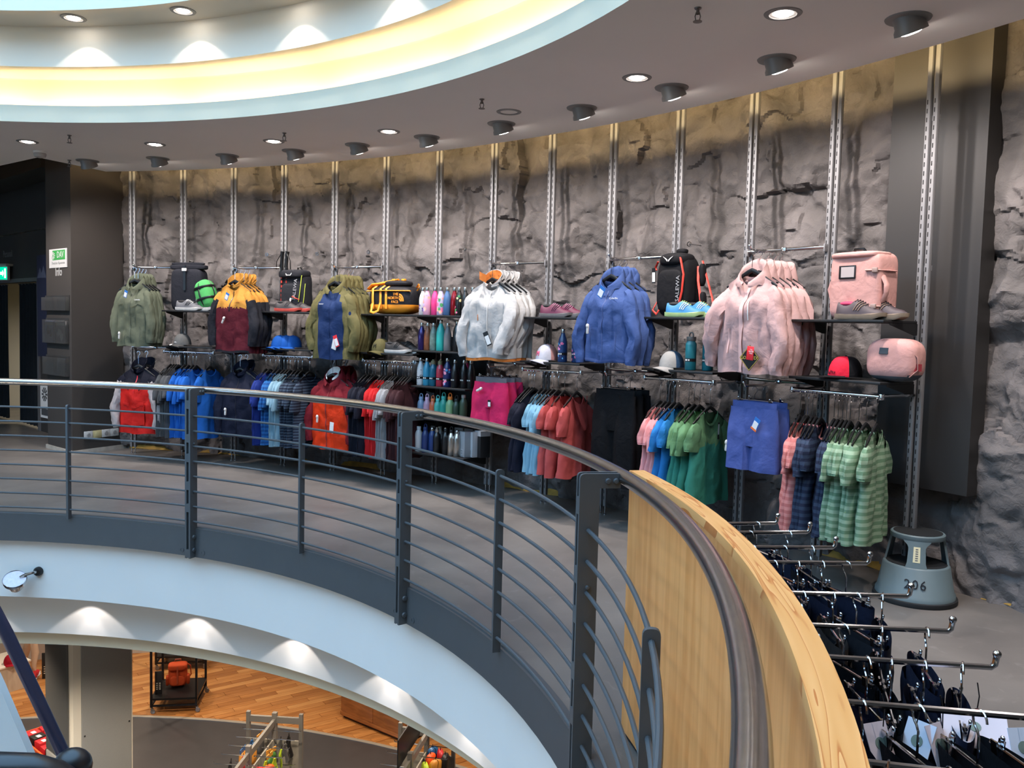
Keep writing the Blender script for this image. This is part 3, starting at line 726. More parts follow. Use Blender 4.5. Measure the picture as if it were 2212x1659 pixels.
def sleeve(mb, path, seed=0, wr=.005, n=16, sub=4, mi=None):
    # path: list of (x, y, z, wide, thin)
    P = [Vector(p[:3]) for p in path]; st = len(mb.f); N = (len(P) - 1) * sub; rows = []
    for k in range(N + 1):
        t = k / sub; i = min(int(t), len(P) - 2); f = t - i
        def cr(a, b, c, d): return .5 * ((2 * b) + (c - a) * f + (2 * a - 5 * b + 4 * c - d) * f * f + (3 * b - a - 3 * c + d) * f ** 3)
        I = lambda j: path[max(0, min(len(P) - 1, j))]
        q = [cr(I(i - 1)[m], I(i)[m], I(i + 1)[m], I(i + 2)[m]) for m in range(5)]
        rows.append(q)
    def g(a, v):
        k = round(v * N); q = rows[k]; c = Vector(q[:3]); d = Vector(rows[min(N, k + 1)][:3]) - Vector(rows[max(0, k - 1)][:3]); d.normalize()
        wv = Vector((d.z, 0, -d.x)); wv = wv.normalized() if wv.length > 1e-5 else Vector((1, 0, 0)); tv = d.cross(wv)
        th = 2 * pi * a
        nz = 1 + noise.noise((c.x * 9 + 2.5 * cos(th), c.z * 14, seed * 3.1 + sin(th))) * wr / .022 + .18 * (1 - abs(noise.noise((2 * cos(th) + c.z * 4, c.z * 9 + sin(th), seed * 2.1 + 5)))) ** 6 - .08
        return c + wv * q[3] * cos(th) * nz + tv * q[4] * sin(th) * nz
    b0 = len(mb.v); mb.grid(g, n, N, 0, True)
    mb.add([Vector(mb.v[b0 + N * n + k]) + Vector((0, 0, .012)) for k in range(n)], [tuple(range(n))], 0)
    if mi:
        for k in range(st, len(mb.f)):
            c = sum((Vector(mb.v[i]) for i in mb.f[k]), Vector()) / len(mb.f[k]); mb.m[k] = mi(c.x, c.y, c.z)
def collar(mb, rx, ry, prof, zf, zb, gap=14, n=36, seed=0, cy=0.0, mi=0, wr=.004):
    # prof: list of (scale, dz); zf / zb: base height at the front and at the back
    def g(a, v):
        phi = radians(gap + (360 - 2 * gap) * a); back = (1 - cos(phi)) / 2
        k = v * (len(prof) - 1); i = min(int(k), len(prof) - 2); f = k - i
        sc = prof[i][0] * (1 - f) + prof[i + 1][0] * f; dz = prof[i][1] * (1 - f) + prof[i + 1][1] * f
        base = zf + (zb - zf) * back ** .8
        amt = .22 + .78 * back ** .8
        nz = noise.noise((cos(phi) * 2 + seed, sin(phi) * 2, v * 3 + seed)) * wr * (1 + 2 * v)
        return Vector((sin(phi) * rx * (1 + (sc - 1) * amt) + nz, cy - cos(phi) * ry * (1 + (sc - 1) * amt) + nz, base + dz * amt + nz))
    mb.grid(g, n, (len(prof) - 1) * 3, mi)
HOOD = [(1.0, -.01), (1.06, .05), (1.22, .068), (1.48, .035), (1.70, -.03), (1.75, -.075)]
STAND = [(1.02, -.015), (1.0, .03), (1.06, .075), (1.12, .072), (1.12, .03)]
TAGBLUE = mat('tag_blue', (40, 110, 190), .45); TAGBLACK = mat('tag_black', (20, 20, 22), .4); TAGRED = mat('tag_red', (224, 44, 52), .4); SECUR = mat('security_tag_grey', (214, 210, 204), .4); INK = mat('tag_ink', (90, 92, 96), .6)
def hang_tag(t, x, y, z, ry=.4, c=TAGBLUE, w=.045, h=.075, label=None):
    o = put('hang_tag', MB().box((0, 0, 0), (w, .002, h)).mesh('hang_tag', c), t, (x, y, z)); o.rotation_euler = (.05, ry, 0)
    if label: o['label'] = label
    p = MB(); p.box((0, -.0018, -h * .1), (w * .8, .001, h * .62)); put('label_card', p.mesh('label_card', WHITE), o)
    return o
def security_tag(t, x, y, z, ry=0.0):
    mb = MB(); mb.box((0, 0, 0), (.022, .018, .075), 0, None, .008); mb.ellipsoid((0, -.006, .022), (.014, .008, .018), 10, 6)
    o = put('security_tag', mb.mesh('security_tag', SECUR), t, (x, y, z)); o.rotation_euler = (0, ry, 0); return o
def LONG(sx, sd=0, bend=0.0, fwd=-.015):   # long sleeve path
    r = random.Random(sd); j = lambda a: r.uniform(-a, a)
    return [(sx * .150, 0, -.140, .050, .030), (sx * .196, fwd * .5, -.195, .068, .046), (sx * (.236 + j(.01)), fwd + j(.01), -.32, .068, .052), (sx * (.262 + bend + j(.012)), fwd * 2 + j(.01), -.46, .060, .046), (sx * (.254 + bend * .5), fwd * 2.5, -.60, .050, .040), (sx * (.250 + bend * .4), fwd * 2.5, -.655, .042, .034)]
def jacket(name, label, cat, loc, rz, group, bodymats, body_mi=None, sl_mi=None, hood=None, hoodm=None, sl_mats=None, seed=0, L=.70, w0=.215, w1=.250, w2=.255, T=.075, hi=True, zipm=None, bend=0.0, neckdrop=.07, cuffs=None, hemband=None, slpaths=None, sx_=.91):
    t = thing(name, label, cat, loc, rz, group); t.scale = (sx_, 1, 1)
    wfn = lambda v: w0 + (w1 - w0) * smooth(v * 3.2) + (w2 - w1) * smooth(v * 1.4 - .4)
    Tf = lambda v: .018 + T * smooth(v * 3.5) * (1 - .22 * v)
    S = Shell(wfn, Tf, L, .105, .36, neckdrop, .015, seed, .009 if T > .05 else .006, .005)
    mb = MB(); S.body(mb, 48 if hi else 32, 34 if hi else 18, body_mi); mb.build('body', bodymats, t)
    for k, sx in enumerate((-1, 1)):
        mb = MB(); sleeve(mb, (slpaths[k] if slpaths else LONG(sx, seed * 2 + k, bend)), seed + k, .006, 18 if hi else 12, 5 if hi else 3, sl_mi)
        so = mb.build('sleeve', sl_mats or bodymats, t)
    if hood is not None:
        mb = MB(); collar(mb, .083, .062, hood, -.105 if hood is HOOD else -.075, .006, 13, 40, seed, .004); mb.build('hood' if hood is HOOD else 'collar', hoodm or bodymats, t)
    if zipm is not None:
        mb = MB(); S.patch(mb, -.020, .020, .012, .985, .0035, 0, 2, 26); mb.build('zip', zipm, t)
    if hemband is not None:
        mb = MB(); mb.grid(lambda a, v: (lambda p: Vector((p.x * .985, p.y * .95, p.z - .026 * (1 - v) + .002)))(S.pt(cos(2 * pi * a), 1.0, sin(2 * pi * a) >= 0)), 40, 2, 0, True); mb.build('hem_band', hemband, t)
    return t, S
def strip(t, S, nm, m, u0, u1, v0, v1, off=.004, nu=4, nv=6):
    mb = MB(); S.patch(mb, u0, u1, v0, v1, off, 0, nu, nv); return mb.build(nm, m, t)
def logo(t, S, s, size, m, u, v, off=.006):
    p = S.pt(u, v, True, off); return text('logo', s, size, m, t, p)
WOVW = mat('print_white', (220, 222, 224), .6)
# ------------------------------------------------------------ bay 0: olive green jackets
def stack(n, d0, dd): return [d0 - dd * k for k in range(n)]
def hang_stack(s, ds, make, nm, zc, hook, hl, jit=.012, seed=0):
    r = random.Random(seed)
    for k, d in enumerate(ds):
        sj = s + r.uniform(-jit, jit) * (k > 0); rz = ROT_FACE(s) + r.uniform(-.05, .05) * (k > 0)
        loc = PW(sj, d, zc); make(k, loc, rz)
        hanger(loc, rz, hook, f'{hl} {"front" if k == 0 else ORD[k]} {nm}'.replace('  ', ' '), f'hangers of the {nm}s')
OL = cloth('olive_shell', (104, 110, 92)); OLZ = mat('olive_zip', (78, 84, 70), .6)
ZJ = 1.905
def mk(k, loc, rz):
    t, S = jacket('olive_jacket', ('front olive green rain jacket with chest flap and blue tag' if k == 0 else ORD[k] + ' olive green rain jacket behind the front one'), 'jacket', loc, rz, 'olive green jackets', OL, None, None, HOOD, OL, None, 3 + k, .695, sx_=.82, T=.075 if k == 0 else .045, hi=k == 0, zipm=OLZ if k == 0 else None)
    if k == 0:
        strip(t, S, 'chest_flap', OL, -.80, -.10, .30, .325, .009); strip(t, S, 'chest_flap', OL, .10, .80, .30, .325, .009)
        for sx in (-1, 1): strip(t, S, 'pocket_zip', OLZ, sx * .52 - .015, sx * .52 + .015, .68, .90, .005)
        logo(t, S, 'Columbia', .022, WOVW, .42, .26, .008)
        hang_tag(t, -.03, -.115, -.155, .35); security_tag(t, -.14, -.10, -.585, .1)
hang_stack(.54, [.425, .37, .32, .27], mk, 'olive jacket', ZJ, .125, 'black hanger in the')
# ------------------------------------------------------------ bay 2: mustard / maroon jackets
MU, MA, NB = cloth('mustard_shell', (212, 150, 66)), cloth('maroon_shell', (98, 32, 44)), cloth('blackblue_shell', (38, 39, 46))
def mk(k, loc, rz):
    bm = lambda x, y, z: 0 if z > -.275 else 1
    sm = lambda x, y, z: 0 if z > -.20 else 1
    t, S = jacket('mustard_jacket', ('front mustard jacket with maroon lower half and black sleeves' if k == 0 else ORD[k] + ' mustard and maroon jacket behind the front one'), 'jacket', loc, rz, 'mustard and maroon jackets', [MU, MA], bm, sm, STAND, MU, [MU, NB], 11 + k, .725, T=.08 if k == 0 else .045, hi=k == 0, bend=.02)
    if k == 0:
        strip(t, S, 'zip', TAGBLACK, -.022, .022, .012, .33, .004, 2, 14); strip(t, S, 'hem_band', NB, -.9, .9, .965, 1.0, .004, 16, 3)
        hang_tag(t, .0, -.125, -.165, .45); security_tag(t, -.06, -.11, -.40, .5); logo(t, S, 'Columbia', .016, MA, .42, .27, .008)
hang_stack(2.55, [.425, .35, .285, .22], mk, 'mustard jacket', ZJ, .125, 'black hanger in the')
# ------------------------------------------------------------ bay 4: olive / blue jackets
OB, BL = cloth('khaki_shell', (112, 106, 68)), cloth('deep_blue_shell', (34, 56, 100))
def mk(k, loc, rz):
    bm = lambda x, y, z: (0 if (y > 0 or abs(x) > .155 + .0 * z or abs(x) > .075 + (-.07 - z) * .55) else 1)
    t, S = jacket('khaki_jacket', ('front khaki jacket with deep blue chest and wide sleeves' if k == 0 else ORD[k] + ' khaki and blue jacket behind the front one'), 'jacket', loc, rz, 'khaki and blue jackets', [OB, BL], bm, None, HOOD, OB, [OB], 23 + k, .735, w0=.225, w1=.265, w2=.27, T=.085 if k == 0 else .05, hi=k == 0, bend=.04)
    if k == 0:
        strip(t, S, 'zip', BL, -.02, .02, .012, .98, .004, 2, 20)
        o = hang_tag(t, .13, -.12, -.56, -.35, TAGRED, .05, .11); o['label'] = 'black and red hang tag'; hang_tag(t, .10, -.11, -.59, .3, WHITE, .06, .10)
        logo(t, S, 'MAMMUT', .014, WOVW, -.35, .25, .008)
        mb = MB(); mb.lathe([(0, 0), (.016, 0), (.018, .003), (0, .004)], 16, (0, 0, 0), 0, Matrix.Rotation(pi / 2, 3, 'X')); put('badge', mb.mesh('badge', BL), t, (.275, -.085, -.30))
hang_stack(4.56, [.425, .36, .295, .23, .17], mk, 'khaki jacket', ZJ - .01, .135, 'black hanger in the')
# ------------------------------------------------------------ bay 7: white jackets
WJ, OR = cloth('white_shell', (200, 199, 197)), cloth('orange_lining', (236, 138, 66))
def mk(k, loc, rz):
    sp = [LONG(-1, 40 + k, .03), [(.150, 0, -.14, .05, .03), (.195, -.03, -.195, .070, .05), (.235, -.07, -.29, .075, .055), (.215, -.11, -.43, .066, .05), (.16, -.14, -.55, .058, .046), (.145, -.145, -.62, .05, .042)]]
    t, S = jacket('white_jacket', (['front white ski jacket with orange collar lining and orange hem', 'second white ski jacket behind the orange-collared one', 'third white ski jacket of the row', 'rearmost white ski jacket of the row'][k]), 'jacket', loc, rz + .25, 'white ski jackets', WJ, None, None, STAND, [WJ], None, 33 + k, .66, T=.08 if k < 2 else .05, hi=k < 2, zipm=mat('pale_zip', (190, 188, 184), .6) if k < 2 else None, hemband=OR if k < 3 else None, slpaths=sp, w1=.245, w2=.25)
    if k == 0:
        mb = MB(); collar(mb, .076, .055, [(1.0, -.01), (.98, .03), (1.0, .062)], -.07, .012, 16, 28, 2, .004); mb.build('collar_lining', OR, t)
        o = strip(t, S, 'pocket_zip', OR, -.45, -.41, .42, .50, .005)
        hang_tag(t, .02, -.11, -.50, -.4, TAGBLACK, .05, .12)
        mb = MB(); mb.grid(lambda a, b: Vector((-.085 + .07 * a, -.09 - .02 * sin(pi * a), -.01 + .065 * b - .03 * a)), 5, 3); mb.build('open_collar_flap', OR, t)
    security_tag(t, .05 + .01 * k, -.12, -.2, .1) if k == 3 else None
hang_stack(7.56, [.425, .345, .27, .20], mk, 'white jacket', ZJ, .125, 'black hanger in the')
# ------------------------------------------------------------ bay 9: blue jackets
BJ = cloth('denim_blue_shell', (72, 96, 152)); BJZ = mat('blue_zip', (54, 74, 126), .6)
def mk(k, loc, rz):
    t, S = jacket('blue_jacket', ('front blue rain jacket with big blue tag at its neck' if k == 0 else ORD[k] + ' blue rain jacket behind the front one'), 'jacket', loc, rz, 'blue rain jackets', BJ, None, None, HOOD, BJ, None, 43 + k, .645, w0=.21, w1=.232, w2=.25, T=.08 if k == 0 else .05, hi=k == 0, zipm=BJZ if k == 0 else None, bend=.02)
    if k == 0:
        strip(t, S, 'drawcord_hem', BJZ, -.95, .95, .955, .985, .004, 16, 3)
        for sx in (-1, 1): strip(t, S, 'pocket_zip', BJZ, sx * .55 - .012, sx * .55 + .012, .62, .86, .005)
        hang_tag(t, .02, -.13, -.13, .55, TAGBLUE, .06, .085); security_tag(t, -.13, -.11, -.40, .05); logo(t, S, 'Columbia', .022, WOVW, .45, .22, .008)
    if k == 1: strip(t, S, 'reflective_strip', mat('red_zip', (200, 60, 60), .6), .80, .83, .55, .8, .006)
hang_stack(9.56, [.425, .335, .255], mk, 'blue jacket', ZJ, .125, 'black hanger in the')
# ------------------------------------------------------------ bay 11: pale pink jackets
PJ = cloth('pale_pink_shell', (212, 174, 170)); PJZ = mat('pink_flap', (204, 166, 162), .6)
def mk(k, loc, rz):
    sp = [[(-.150, 0, -.14, .05, .03), (-.196, -.01, -.195, .070, .05), (-.25, -.05, -.29, .070, .056), (-.285, -.05, -.44, .060, .05), (-.30, -.03, -.57, .046, .04), (-.31, -.025, -.62, .040, .034)], LONG(1, 50 + k, .02)]
    t, S = jacket('pink_jacket', ('front pale pink rain jacket with red and black tags at its hem' if k == 0 else ORD[k] + ' pale pink rain jacket behind the tagged one'), 'jacket', loc, rz, 'pale pink rain jackets', PJ, None, None, HOOD, PJ, None, 53 + k, .655, w0=.215, w1=.24, w2=.25, T=.085 if k == 0 else .05, hi=k < 2, slpaths=sp)
    if k == 0:
        strip(t, S, 'zip_flap', PJZ, -.05, .09, .03, .985, .008, 3, 22)
        strip(t, S, 'chest_zip', WHITE, .24, .275, .20, .42, .007); strip(t, S, 'pocket_zip', PJZ, -.45, -.41, .55, .80, .006)
        mb = MB(); mb.box((0, 0, 0), (.115, .003, .115)); o = put('hang_tag', mb.mesh('hang_tag', TAGBLACK), t, (.115, -.125, -.555)); o.rotation_euler = (0, pi / 4, 0); o['label'] = 'black diamond hang tag with gold letters'
        GOLD = mat('tag_gold', (186, 160, 70), .4)
        text('lettering', 'GORE-TEX', .030, GOLD, o, (0, -.003, 0), (pi / 2, -pi / 4, 0)); 
        mb = MB()
        for (cx, cz, sx, sz) in ((0, .054, .112, .003), (0, -.054, .112, .003), (.054, 0, .003, .112), (-.054, 0, .003, .112)): mb.box((cx, -.002, cz), (sx, .001, sz))
        put('gold_edge', mb.mesh('gold_edge', GOLD), o)
        o = put('hang_tag', MB().box((0, 0, 0), (.055, .003, .085), 0, None, .001).mesh('hang_tag', TAGRED), t, (.125, -.132, -.525)); o.rotation_euler = (0, .08, 0); o['label'] = 'red hang tag'
        text('lettering', 'THE\nNORTH\nFACE', .011, WHITE, o, (.008, -.003, .01))
hang_stack(11.56, [.425, .35, .28, .21, .14], mk, 'pink jacket', ZJ, .125, 'black hanger in the')
# ------------------------------------------------------------ lower face-out rows
ZL = 1.015
NV, RD, GRY = cloth('navy_shell', (20, 22, 36)), cloth('red_shell', (216, 40, 34), .5), cloth('pale_grey_shell', (186, 176, 174))
def mk(k, loc, rz):
    bm = lambda x, y, z: 0 if z > -.24 else 1
    t, S = jacket('pullover', ('front red and navy pullover with pale grey sleeves' if k == 0 else 'second red and navy pullover with pale grey sleeves behind'), 'pullover', loc, rz, 'red and navy pullovers', [NV, RD], bm, lambda x, y, z: 0 if z > -.17 else 1, STAND, NV, [NV, GRY], 61 + k, .71, T=.075 if k == 0 else .05, hi=k == 0, bend=.03)
    if k == 0:
        strip(t, S, 'half_zip', TAGRED, -.02, .02, .012, .30, .004, 2, 10)
        strip(t, S, 'kangaroo_pocket', RD, -.55, .55, .52, .86, .012, 8, 6); strip(t, S, 'pocket_flap', RD, -.5, .5, .50, .56, .018, 8, 2)
hang_stack(.70, [.50, .37], mk, 'pullover', ZL, .145, 'black hanger in the')
NJ = cloth('navy_softshell', (24, 29, 48))
def mk(k, loc, rz):
    t, S = jacket('navy_jacket', ('front navy blue jacket with white security tag' if k == 0 else 'second navy blue jacket hanging behind the first'), 'jacket', loc, rz, 'navy jackets', NJ, None, None, STAND, NJ, None, 71 + k, .70, T=.075 if k == 0 else .05, hi=k == 0, zipm=mat('navy_zip', (20, 22, 34), .6) if k == 0 else None, bend=.01)
    if k == 0: security_tag(t, -.11, -.105, -.44, .05); logo(t, S, 'PATAGONIA', .010, WOVW, .45, .28, .008)
hang_stack(2.63, [.40, .30], mk, 'navy jacket', ZL + .01, .135, 'black hanger in the')
RO, RM = cloth('orange_red_shell', (238, 64, 26), .5), cloth('dark_red_shell', (126, 30, 40))
def mk(k, loc, rz):
    bm = lambda x, y, z: 0 if (z > -.255 or y > .01) else 1
    t, S = jacket('red_jacket', (['front orange-red jacket with dark red shoulders and white tags', 'second orange-red jacket with dark red shoulders', 'rearmost orange-red jacket with dark red shoulders'][k]), 'jacket', loc, rz, 'orange-red jackets', [RM, RO], bm, None, HOOD, RM, [RM], 81 + k, .715, T=.085 if k == 0 else .05, hi=k == 0, zipm=mat('dark_zip', (120, 30, 30), .6) if k == 0 else None, bend=.03)
    if k == 0:
        security_tag(t, -.10, -.11, -.43, .05); o = hang_tag(t, .10, -.12, -.50, .12, WHITE, .05, .105)
        mb = MB(); collar(mb, .072, .054, [(1.0, -.01), (1.0, .03), (1.02, .05)], -.06, .02, 30, 24, 2, .004); mb.build('collar_lining', WHITE, t)
hang_stack(4.5, [.40, .30, .21], mk, 'red jacket', ZL, .145, 'black hanger in the')
# shorts and trousers
def bottoms(name, label, cat, loc, rz, group, m, wm, w, L, crotch, T=.05, seed=0, flare=.1, tags=(), elastic=False):
    t = thing(name, label, cat, loc, rz, group); t.scale = (.9, 1, 1)
    mb = MB()
    def hp(a, v):
        th = 2 * pi * a; u = cos(th); n = noise.noise((u * 3 + seed, v * 3, sin(th))) * .006
        return Vector((u * (w + .03 * v), -sin(th) * (.022 + (T - .022) * .62 * smooth(v * 2)) + n, -.03 - (crotch + .02) * v))
    mb.grid(hp, 32, 10, 0, True); mb.build('hips', m, t)
    for sx in (-1, 1):
        mb = MB()
        def lg(a, v):
            th = 2 * pi * a; u = cos(th); hw = (w * .5 + .006 + .012 * smooth(v * 3)) * (1 + flare * v)
            f = .008 * v * sin(u * 6 + seed + sx) + noise.noise((u * 2 + sx * 4, v * 5, sin(th) + seed)) * .007
            return Vector((sx * (w * .5 + .008 + w * flare * .45 * v) + u * hw, -sin(th) * (.026 + (T * 1.05 - .026) * smooth(v * 2.2)) * (1 - .25 * (sx * u < -.6)) + f, -.035 - (L - .035) * v))
        mb.grid(lg, 26, 14, 0, True); mb.build('leg', m, t)
    mb = MB(); mb.grid(lambda a, v: Vector((cos(2 * pi * a) * (w + .002), -sin(2 * pi * a) * .024, .004 - .045 * v)), 28, 2, 0, True); mb.build('waistband', wm, t)
    return t
PS, PSW = cloth('hot_pink', (232, 48, 104)), cloth('grey_waistband', (120, 116, 122))
for k, d in enumerate((.40, .29, .20)):
    loc = PW(7.54, d, 1.075); rz = ROT_FACE(7.5)
    t = bottoms('pink_shorts', ['front hot pink shorts with white and black tags', 'second hot pink shorts with grey waistband', 'rearmost hot pink shorts behind the others'][k], 'shorts', loc, rz, 'hot pink shorts', PS, PSW, .185, .385, .20, .05, k, .12)
    if k == 0: security_tag(t, -.07, -.075, -.10, 1.2); hang_tag(t, .055, -.075, -.21, 0, TAGBLACK, .035, .06)
    clip_hanger(loc + Vector((0, 0, .012)), rz, .075, ['clip hanger of the front pink shorts', 'clip hanger of the second pink shorts', 'clip hanger of the rearmost pink shorts'][k], 'clip hangers of the pink shorts', .12)
BT = cloth('black_trouser', (14, 15, 18))
for k, d in enumerate((.38, .29, .20)):
    loc = PW(9.62, d, 1.055); rz = ROT_FACE(9.5)
    bottoms('black_trousers', ['front black trousers hanging under the blue jackets', 'second black trousers hanging under the blue jackets', 'rearmost black trousers under the blue jackets'][k], 'trousers', loc, rz, 'black trousers', BT, BT, .20, .72, .25, .05, k + 4, .02)
    clip_hanger(loc + Vector((0, 0, .012)), rz, .095, ['clip hanger of the front black trousers', 'clip hanger of the second black trousers', 'clip hanger of the rearmost black trousers'][k], 'clip hangers of the black trousers', .12)
BS = cloth('cornflower_short', (82, 100, 168))
for k, d in enumerate((.40, .29)):
    loc = PW(11.63, d, 1.065); rz = ROT_FACE(11.5)
    t = bottoms('blue_shorts', ['front cornflower blue shorts with white and orange tag', 'second cornflower blue shorts behind the tagged pair'][k], 'shorts', loc, rz, 'cornflower blue shorts', BS, BS, .185, .435, .23, .052, k + 9, .08)
    if k == 0: o = hang_tag(t, .085, -.08, -.13, .5, TAGBLUE, .05, .085); strip_ = put('tag_foot', MB().box((0, -.002, -.036), (.05, .001, .014)).mesh('tag_foot', mat('tag_orange', (226, 110, 50), .5)), o); strip_['label'] = 'orange foot of the tag'
    if k == 0: security_tag(t, -.21, -.02, -.30, .1)
    clip_hanger(loc + Vector((0, 0, .012)), rz, .085, ['clip hanger of the front blue shorts', 'clip hanger of the second blue shorts'][k], 'clip hangers of the blue shorts', .12)
# ------------------------------------------------------------ T-shirts
def tee_parts(L, w0, w1, w2, seed, T=.030, short=.19, fem=False):
    wfn = lambda v: w0 + (w1 - w0) * smooth(v * 3.5) + (w2 - w1) * smooth(v * 1.3 - .2) - (.018 if fem else 0) * sin(pi * min(1, v * 1.15)) ** 2
    Tf = lambda v: .010 + T * smooth(v * 3) * (1 + .25 * v)
    S = Shell(wfn, Tf, L, .088, .42, .085 if fem else .06, .012, seed, .013, .004, .010, 0, 2.3)
    mb = MB(); S.body(mb, 40, 20); parts = [('body', mb)]
    for k, sx in enumerate((-1, 1)):
        mb = MB(); e = .05 if fem else .07
        sleeve(mb, [(sx * (w0 - .055), 0, -.130, .048, .022), (sx * (w0 - .012), -.004, -.178, .072, .032), (sx * (w0 + e * .36), -.006, -.165 - short * .55 - .012 * sin(seed), .074, .032), (sx * (w0 + e * .50), -.006, -.158 - short - .025 * sin(seed * 1.3), .076, .028)], seed + k, .005, 16, 4)
        parts.append(('sleeve', mb))
    mb = MB()
    def nk(a, v):
        th = 2 * pi * a; u = cos(th) * S.neck * 1.02; fr = sin(th) >= 0; z = S.ztop(u * .98, fr); 
        return Vector((u * w0, (-1 if fr else 1) * (.011 + .004 * v), z - .012 * v + .004))
    mb.grid(nk, 32, 1, 0, True); parts.append(('neckline', mb))
    return S, parts
_tee = {}
def tee(kind, var, mats3):
    key = (kind, var) + tuple(m.name for m in mats3)
    if key in _tee: return _tee[key]
    base = (kind, var)
    if base not in _tee:
        P_ = {'men': (.735, .205, .245, .255, False, .20), 'women': (.655, .185, .215, .245, True, .15)}[kind]
        _tee[base] = tee_parts(P_[0], P_[1], P_[2], P_[3], var * 3.7 + (1 if kind == 'men' else 9), .030, P_[5], P_[4])[1]
    out = [(nm, mb.mesh(nm, mats3[0 if nm == 'body' else 1 if nm == 'sleeve' else 2])) for nm, mb in _tee[base]]
    _tee[key] = out; return out
def tee_row(bays, items, zs, hook, where, kind, d=.33, seed=0, turn=.10):
    # items: list of (material triple, colour words, position 0..1 along the rail)
    r = random.Random(seed); cnt = {}
    tot = {}
    for it in items: tot[it[1]] = tot.get(it[1], 0) + 1
    for k, (ms, cw, q) in enumerate(items):
        s = bays + .02 + .96 * q; cnt[cw] = cnt.get(cw, 0) + 1
        o = ORD[cnt[cw] - 1] + ' ' if tot[cw] > 1 else ''
        last = k == len(items) - 1
        rz = AW(s) + r.uniform(-.05, .06) + turn; loc = PW(s, d + r.uniform(-.008, .008), zs)
        t = thing('t_shirt', f'{o}{cw} short-sleeved T-shirt {where}', 'T-shirt', loc, rz, f'{cw} T-shirts {where}')
        for nm, me in tee(kind, (k * 7 + seed) % 4, ms): put(nm, me, t)
        hanger(loc + Vector((0, 0, .004)), rz, hook, f'black hanger of the {o}{cw} T-shirt {where}', f'hangers of the {cw} T-shirts {where}')
def C3(m): return (m, m, m)
GT, BT_ = cloth('grey_tee', (84, 86, 88)), cloth('bright_blue_tee', (34, 104, 196))
def spread(a, b, n): return [a + (b - a) * k / max(1, n - 1) for k in range(n)]
tee_row(1, [(C3(GT), 'dark grey', q) for q in spread(.12, .28, 4)] + [(C3(BT_), 'bright blue', q) for q in spread(.40, .66, 4) + [.95]], 1.020, .142, 'next to the pullovers', 'men', seed=1)
RB_, PB_, LB_, ST_ = cloth('royal_blue_tee', (36, 56, 132)), striped('blue_check_tee', (46, 110, 176), (36, 84, 146), 26), cloth('pale_blue_tee', (146, 182, 198)), striped('navy_stripe_tee', (40, 48, 64), (74, 90, 108), 36, .62)
tee_row(3, [(C3(RB_), 'royal blue', q) for q in (.05, .12)] + [(C3(PB_), 'checked blue', q) for q in (.25, .32)] + [(C3(LB_), 'pale blue', q) for q in (.42, .48, .55)] + [(C3(ST_), 'dark striped', q) for q in (.66, .72, .80, .95)], 1.018, .144, 'behind the navy jacket', 'men', seed=2)
DN_, RT_, LG_, MR_ = cloth('dark_navy_tee', (28, 30, 43)), cloth('red_tee', (214, 42, 44)), cloth('light_grey_tee', (160, 160, 162)), cloth('maroon_tee', (64, 36, 40))
tee_row(5, [(C3(DN_), 'dark navy', q) for q in (.04, .11, .18, .25)] + [(C3(RT_), 'red', q) for q in (.37, .43, .49)] + [(C3(LG_), 'light grey', q) for q in (.58, .64, .70)] + [(C3(MR_), 'maroon', q) for q in (.79, .85, .91, .97)], 1.016, .146, 'beside the bottle display', 'men', seed=3)
N8, L8, K8 = cloth('ink_navy_tee', (24, 26, 42)), cloth('sky_blue_tee', (134, 184, 208)), cloth('coral_tee', (196, 88, 86))
tee_row(8, [(C3(N8), 'ink navy', q) for q in (.09, .15, .20)] + [(C3(L8), 'sky blue', q) for q in (.34, .40, .48, .54)] + [(C3(K8), 'coral', q) for q in (.64, .75, .95)], 1.005, .157, 'under the white and pink cap', 'women', seed=4)
# draped hood on the foremost coral shirt
hd = [o for o in COL.objects if o.name.startswith('t_shirt') and 'third coral' in o['label']][0]
hd['label'] = 'foremost coral T-shirt with a draped hood under the white cap'
mb = MB()
def drape(a, v):
    x = -.115 + .23 * a; q = sin(pi * a) ** .7; return Vector((x * (1 - .15 * v), -.03 - .055 * q * (.4 + .6 * v), -.03 - (.06 + .20 * v) * q))
mb.grid(drape, 16, 8); mb.build('hood', K8, hd)
P10, B10, G10, E10 = cloth('rose_tee', (236, 160, 160)), cloth('azure_tee', (46, 132, 204)), cloth('leaf_green_tee', (106, 150, 106)), cloth('sea_green_tee', (62, 142, 122))
tee_row(10, [(C3(P10), 'rose pink', q) for q in (.24, .32, .38)] + [(C3(B10), 'azure blue', q) for q in (.45, .52)] + [((E10, G10, G10), 'green and teal', q) for q in (.66, .74, .83, .97)], .995, .165, 'under the teal bottles', 'women', seed=5, turn=.12)
for o in [o for o in COL.objects if o.name.startswith('t_shirt') and 'green and teal' in o['label']]:
    for ch in o.children:
        if ch.name.startswith('body') and len(ch.data.materials) == 1:
            me = ch.data; me.materials.append(G10)
            for p in me.polygons: p.material_index = 1 if p.center.z > -.25 else 0
gt = [o for o in COL.objects if o.name.startswith('t_shirt') and 'fourth green' in o['label']][0]
gt['label'] = 'foremost green T-shirt with teal lower half and barcode strip'
o = put('barcode_strip', MB().box((0, 0, 0), (.018, .002, .115)).mesh('barcode_strip', TAGBLACK), gt, (.04, -.05, -.16))
put('label_card', MB().box((0, -.0015, .01), (.012, .001, .07)).mesh('label_card', SECUR), o)
P12, N12, G12 = striped('pink_stripe_tee', (214, 140, 134), (196, 116, 112), 26), striped('navy_band_tee', (36, 44, 66), (52, 66, 88), 26), striped('green_stripe_tee', (152, 178, 150), (112, 146, 116), 26)
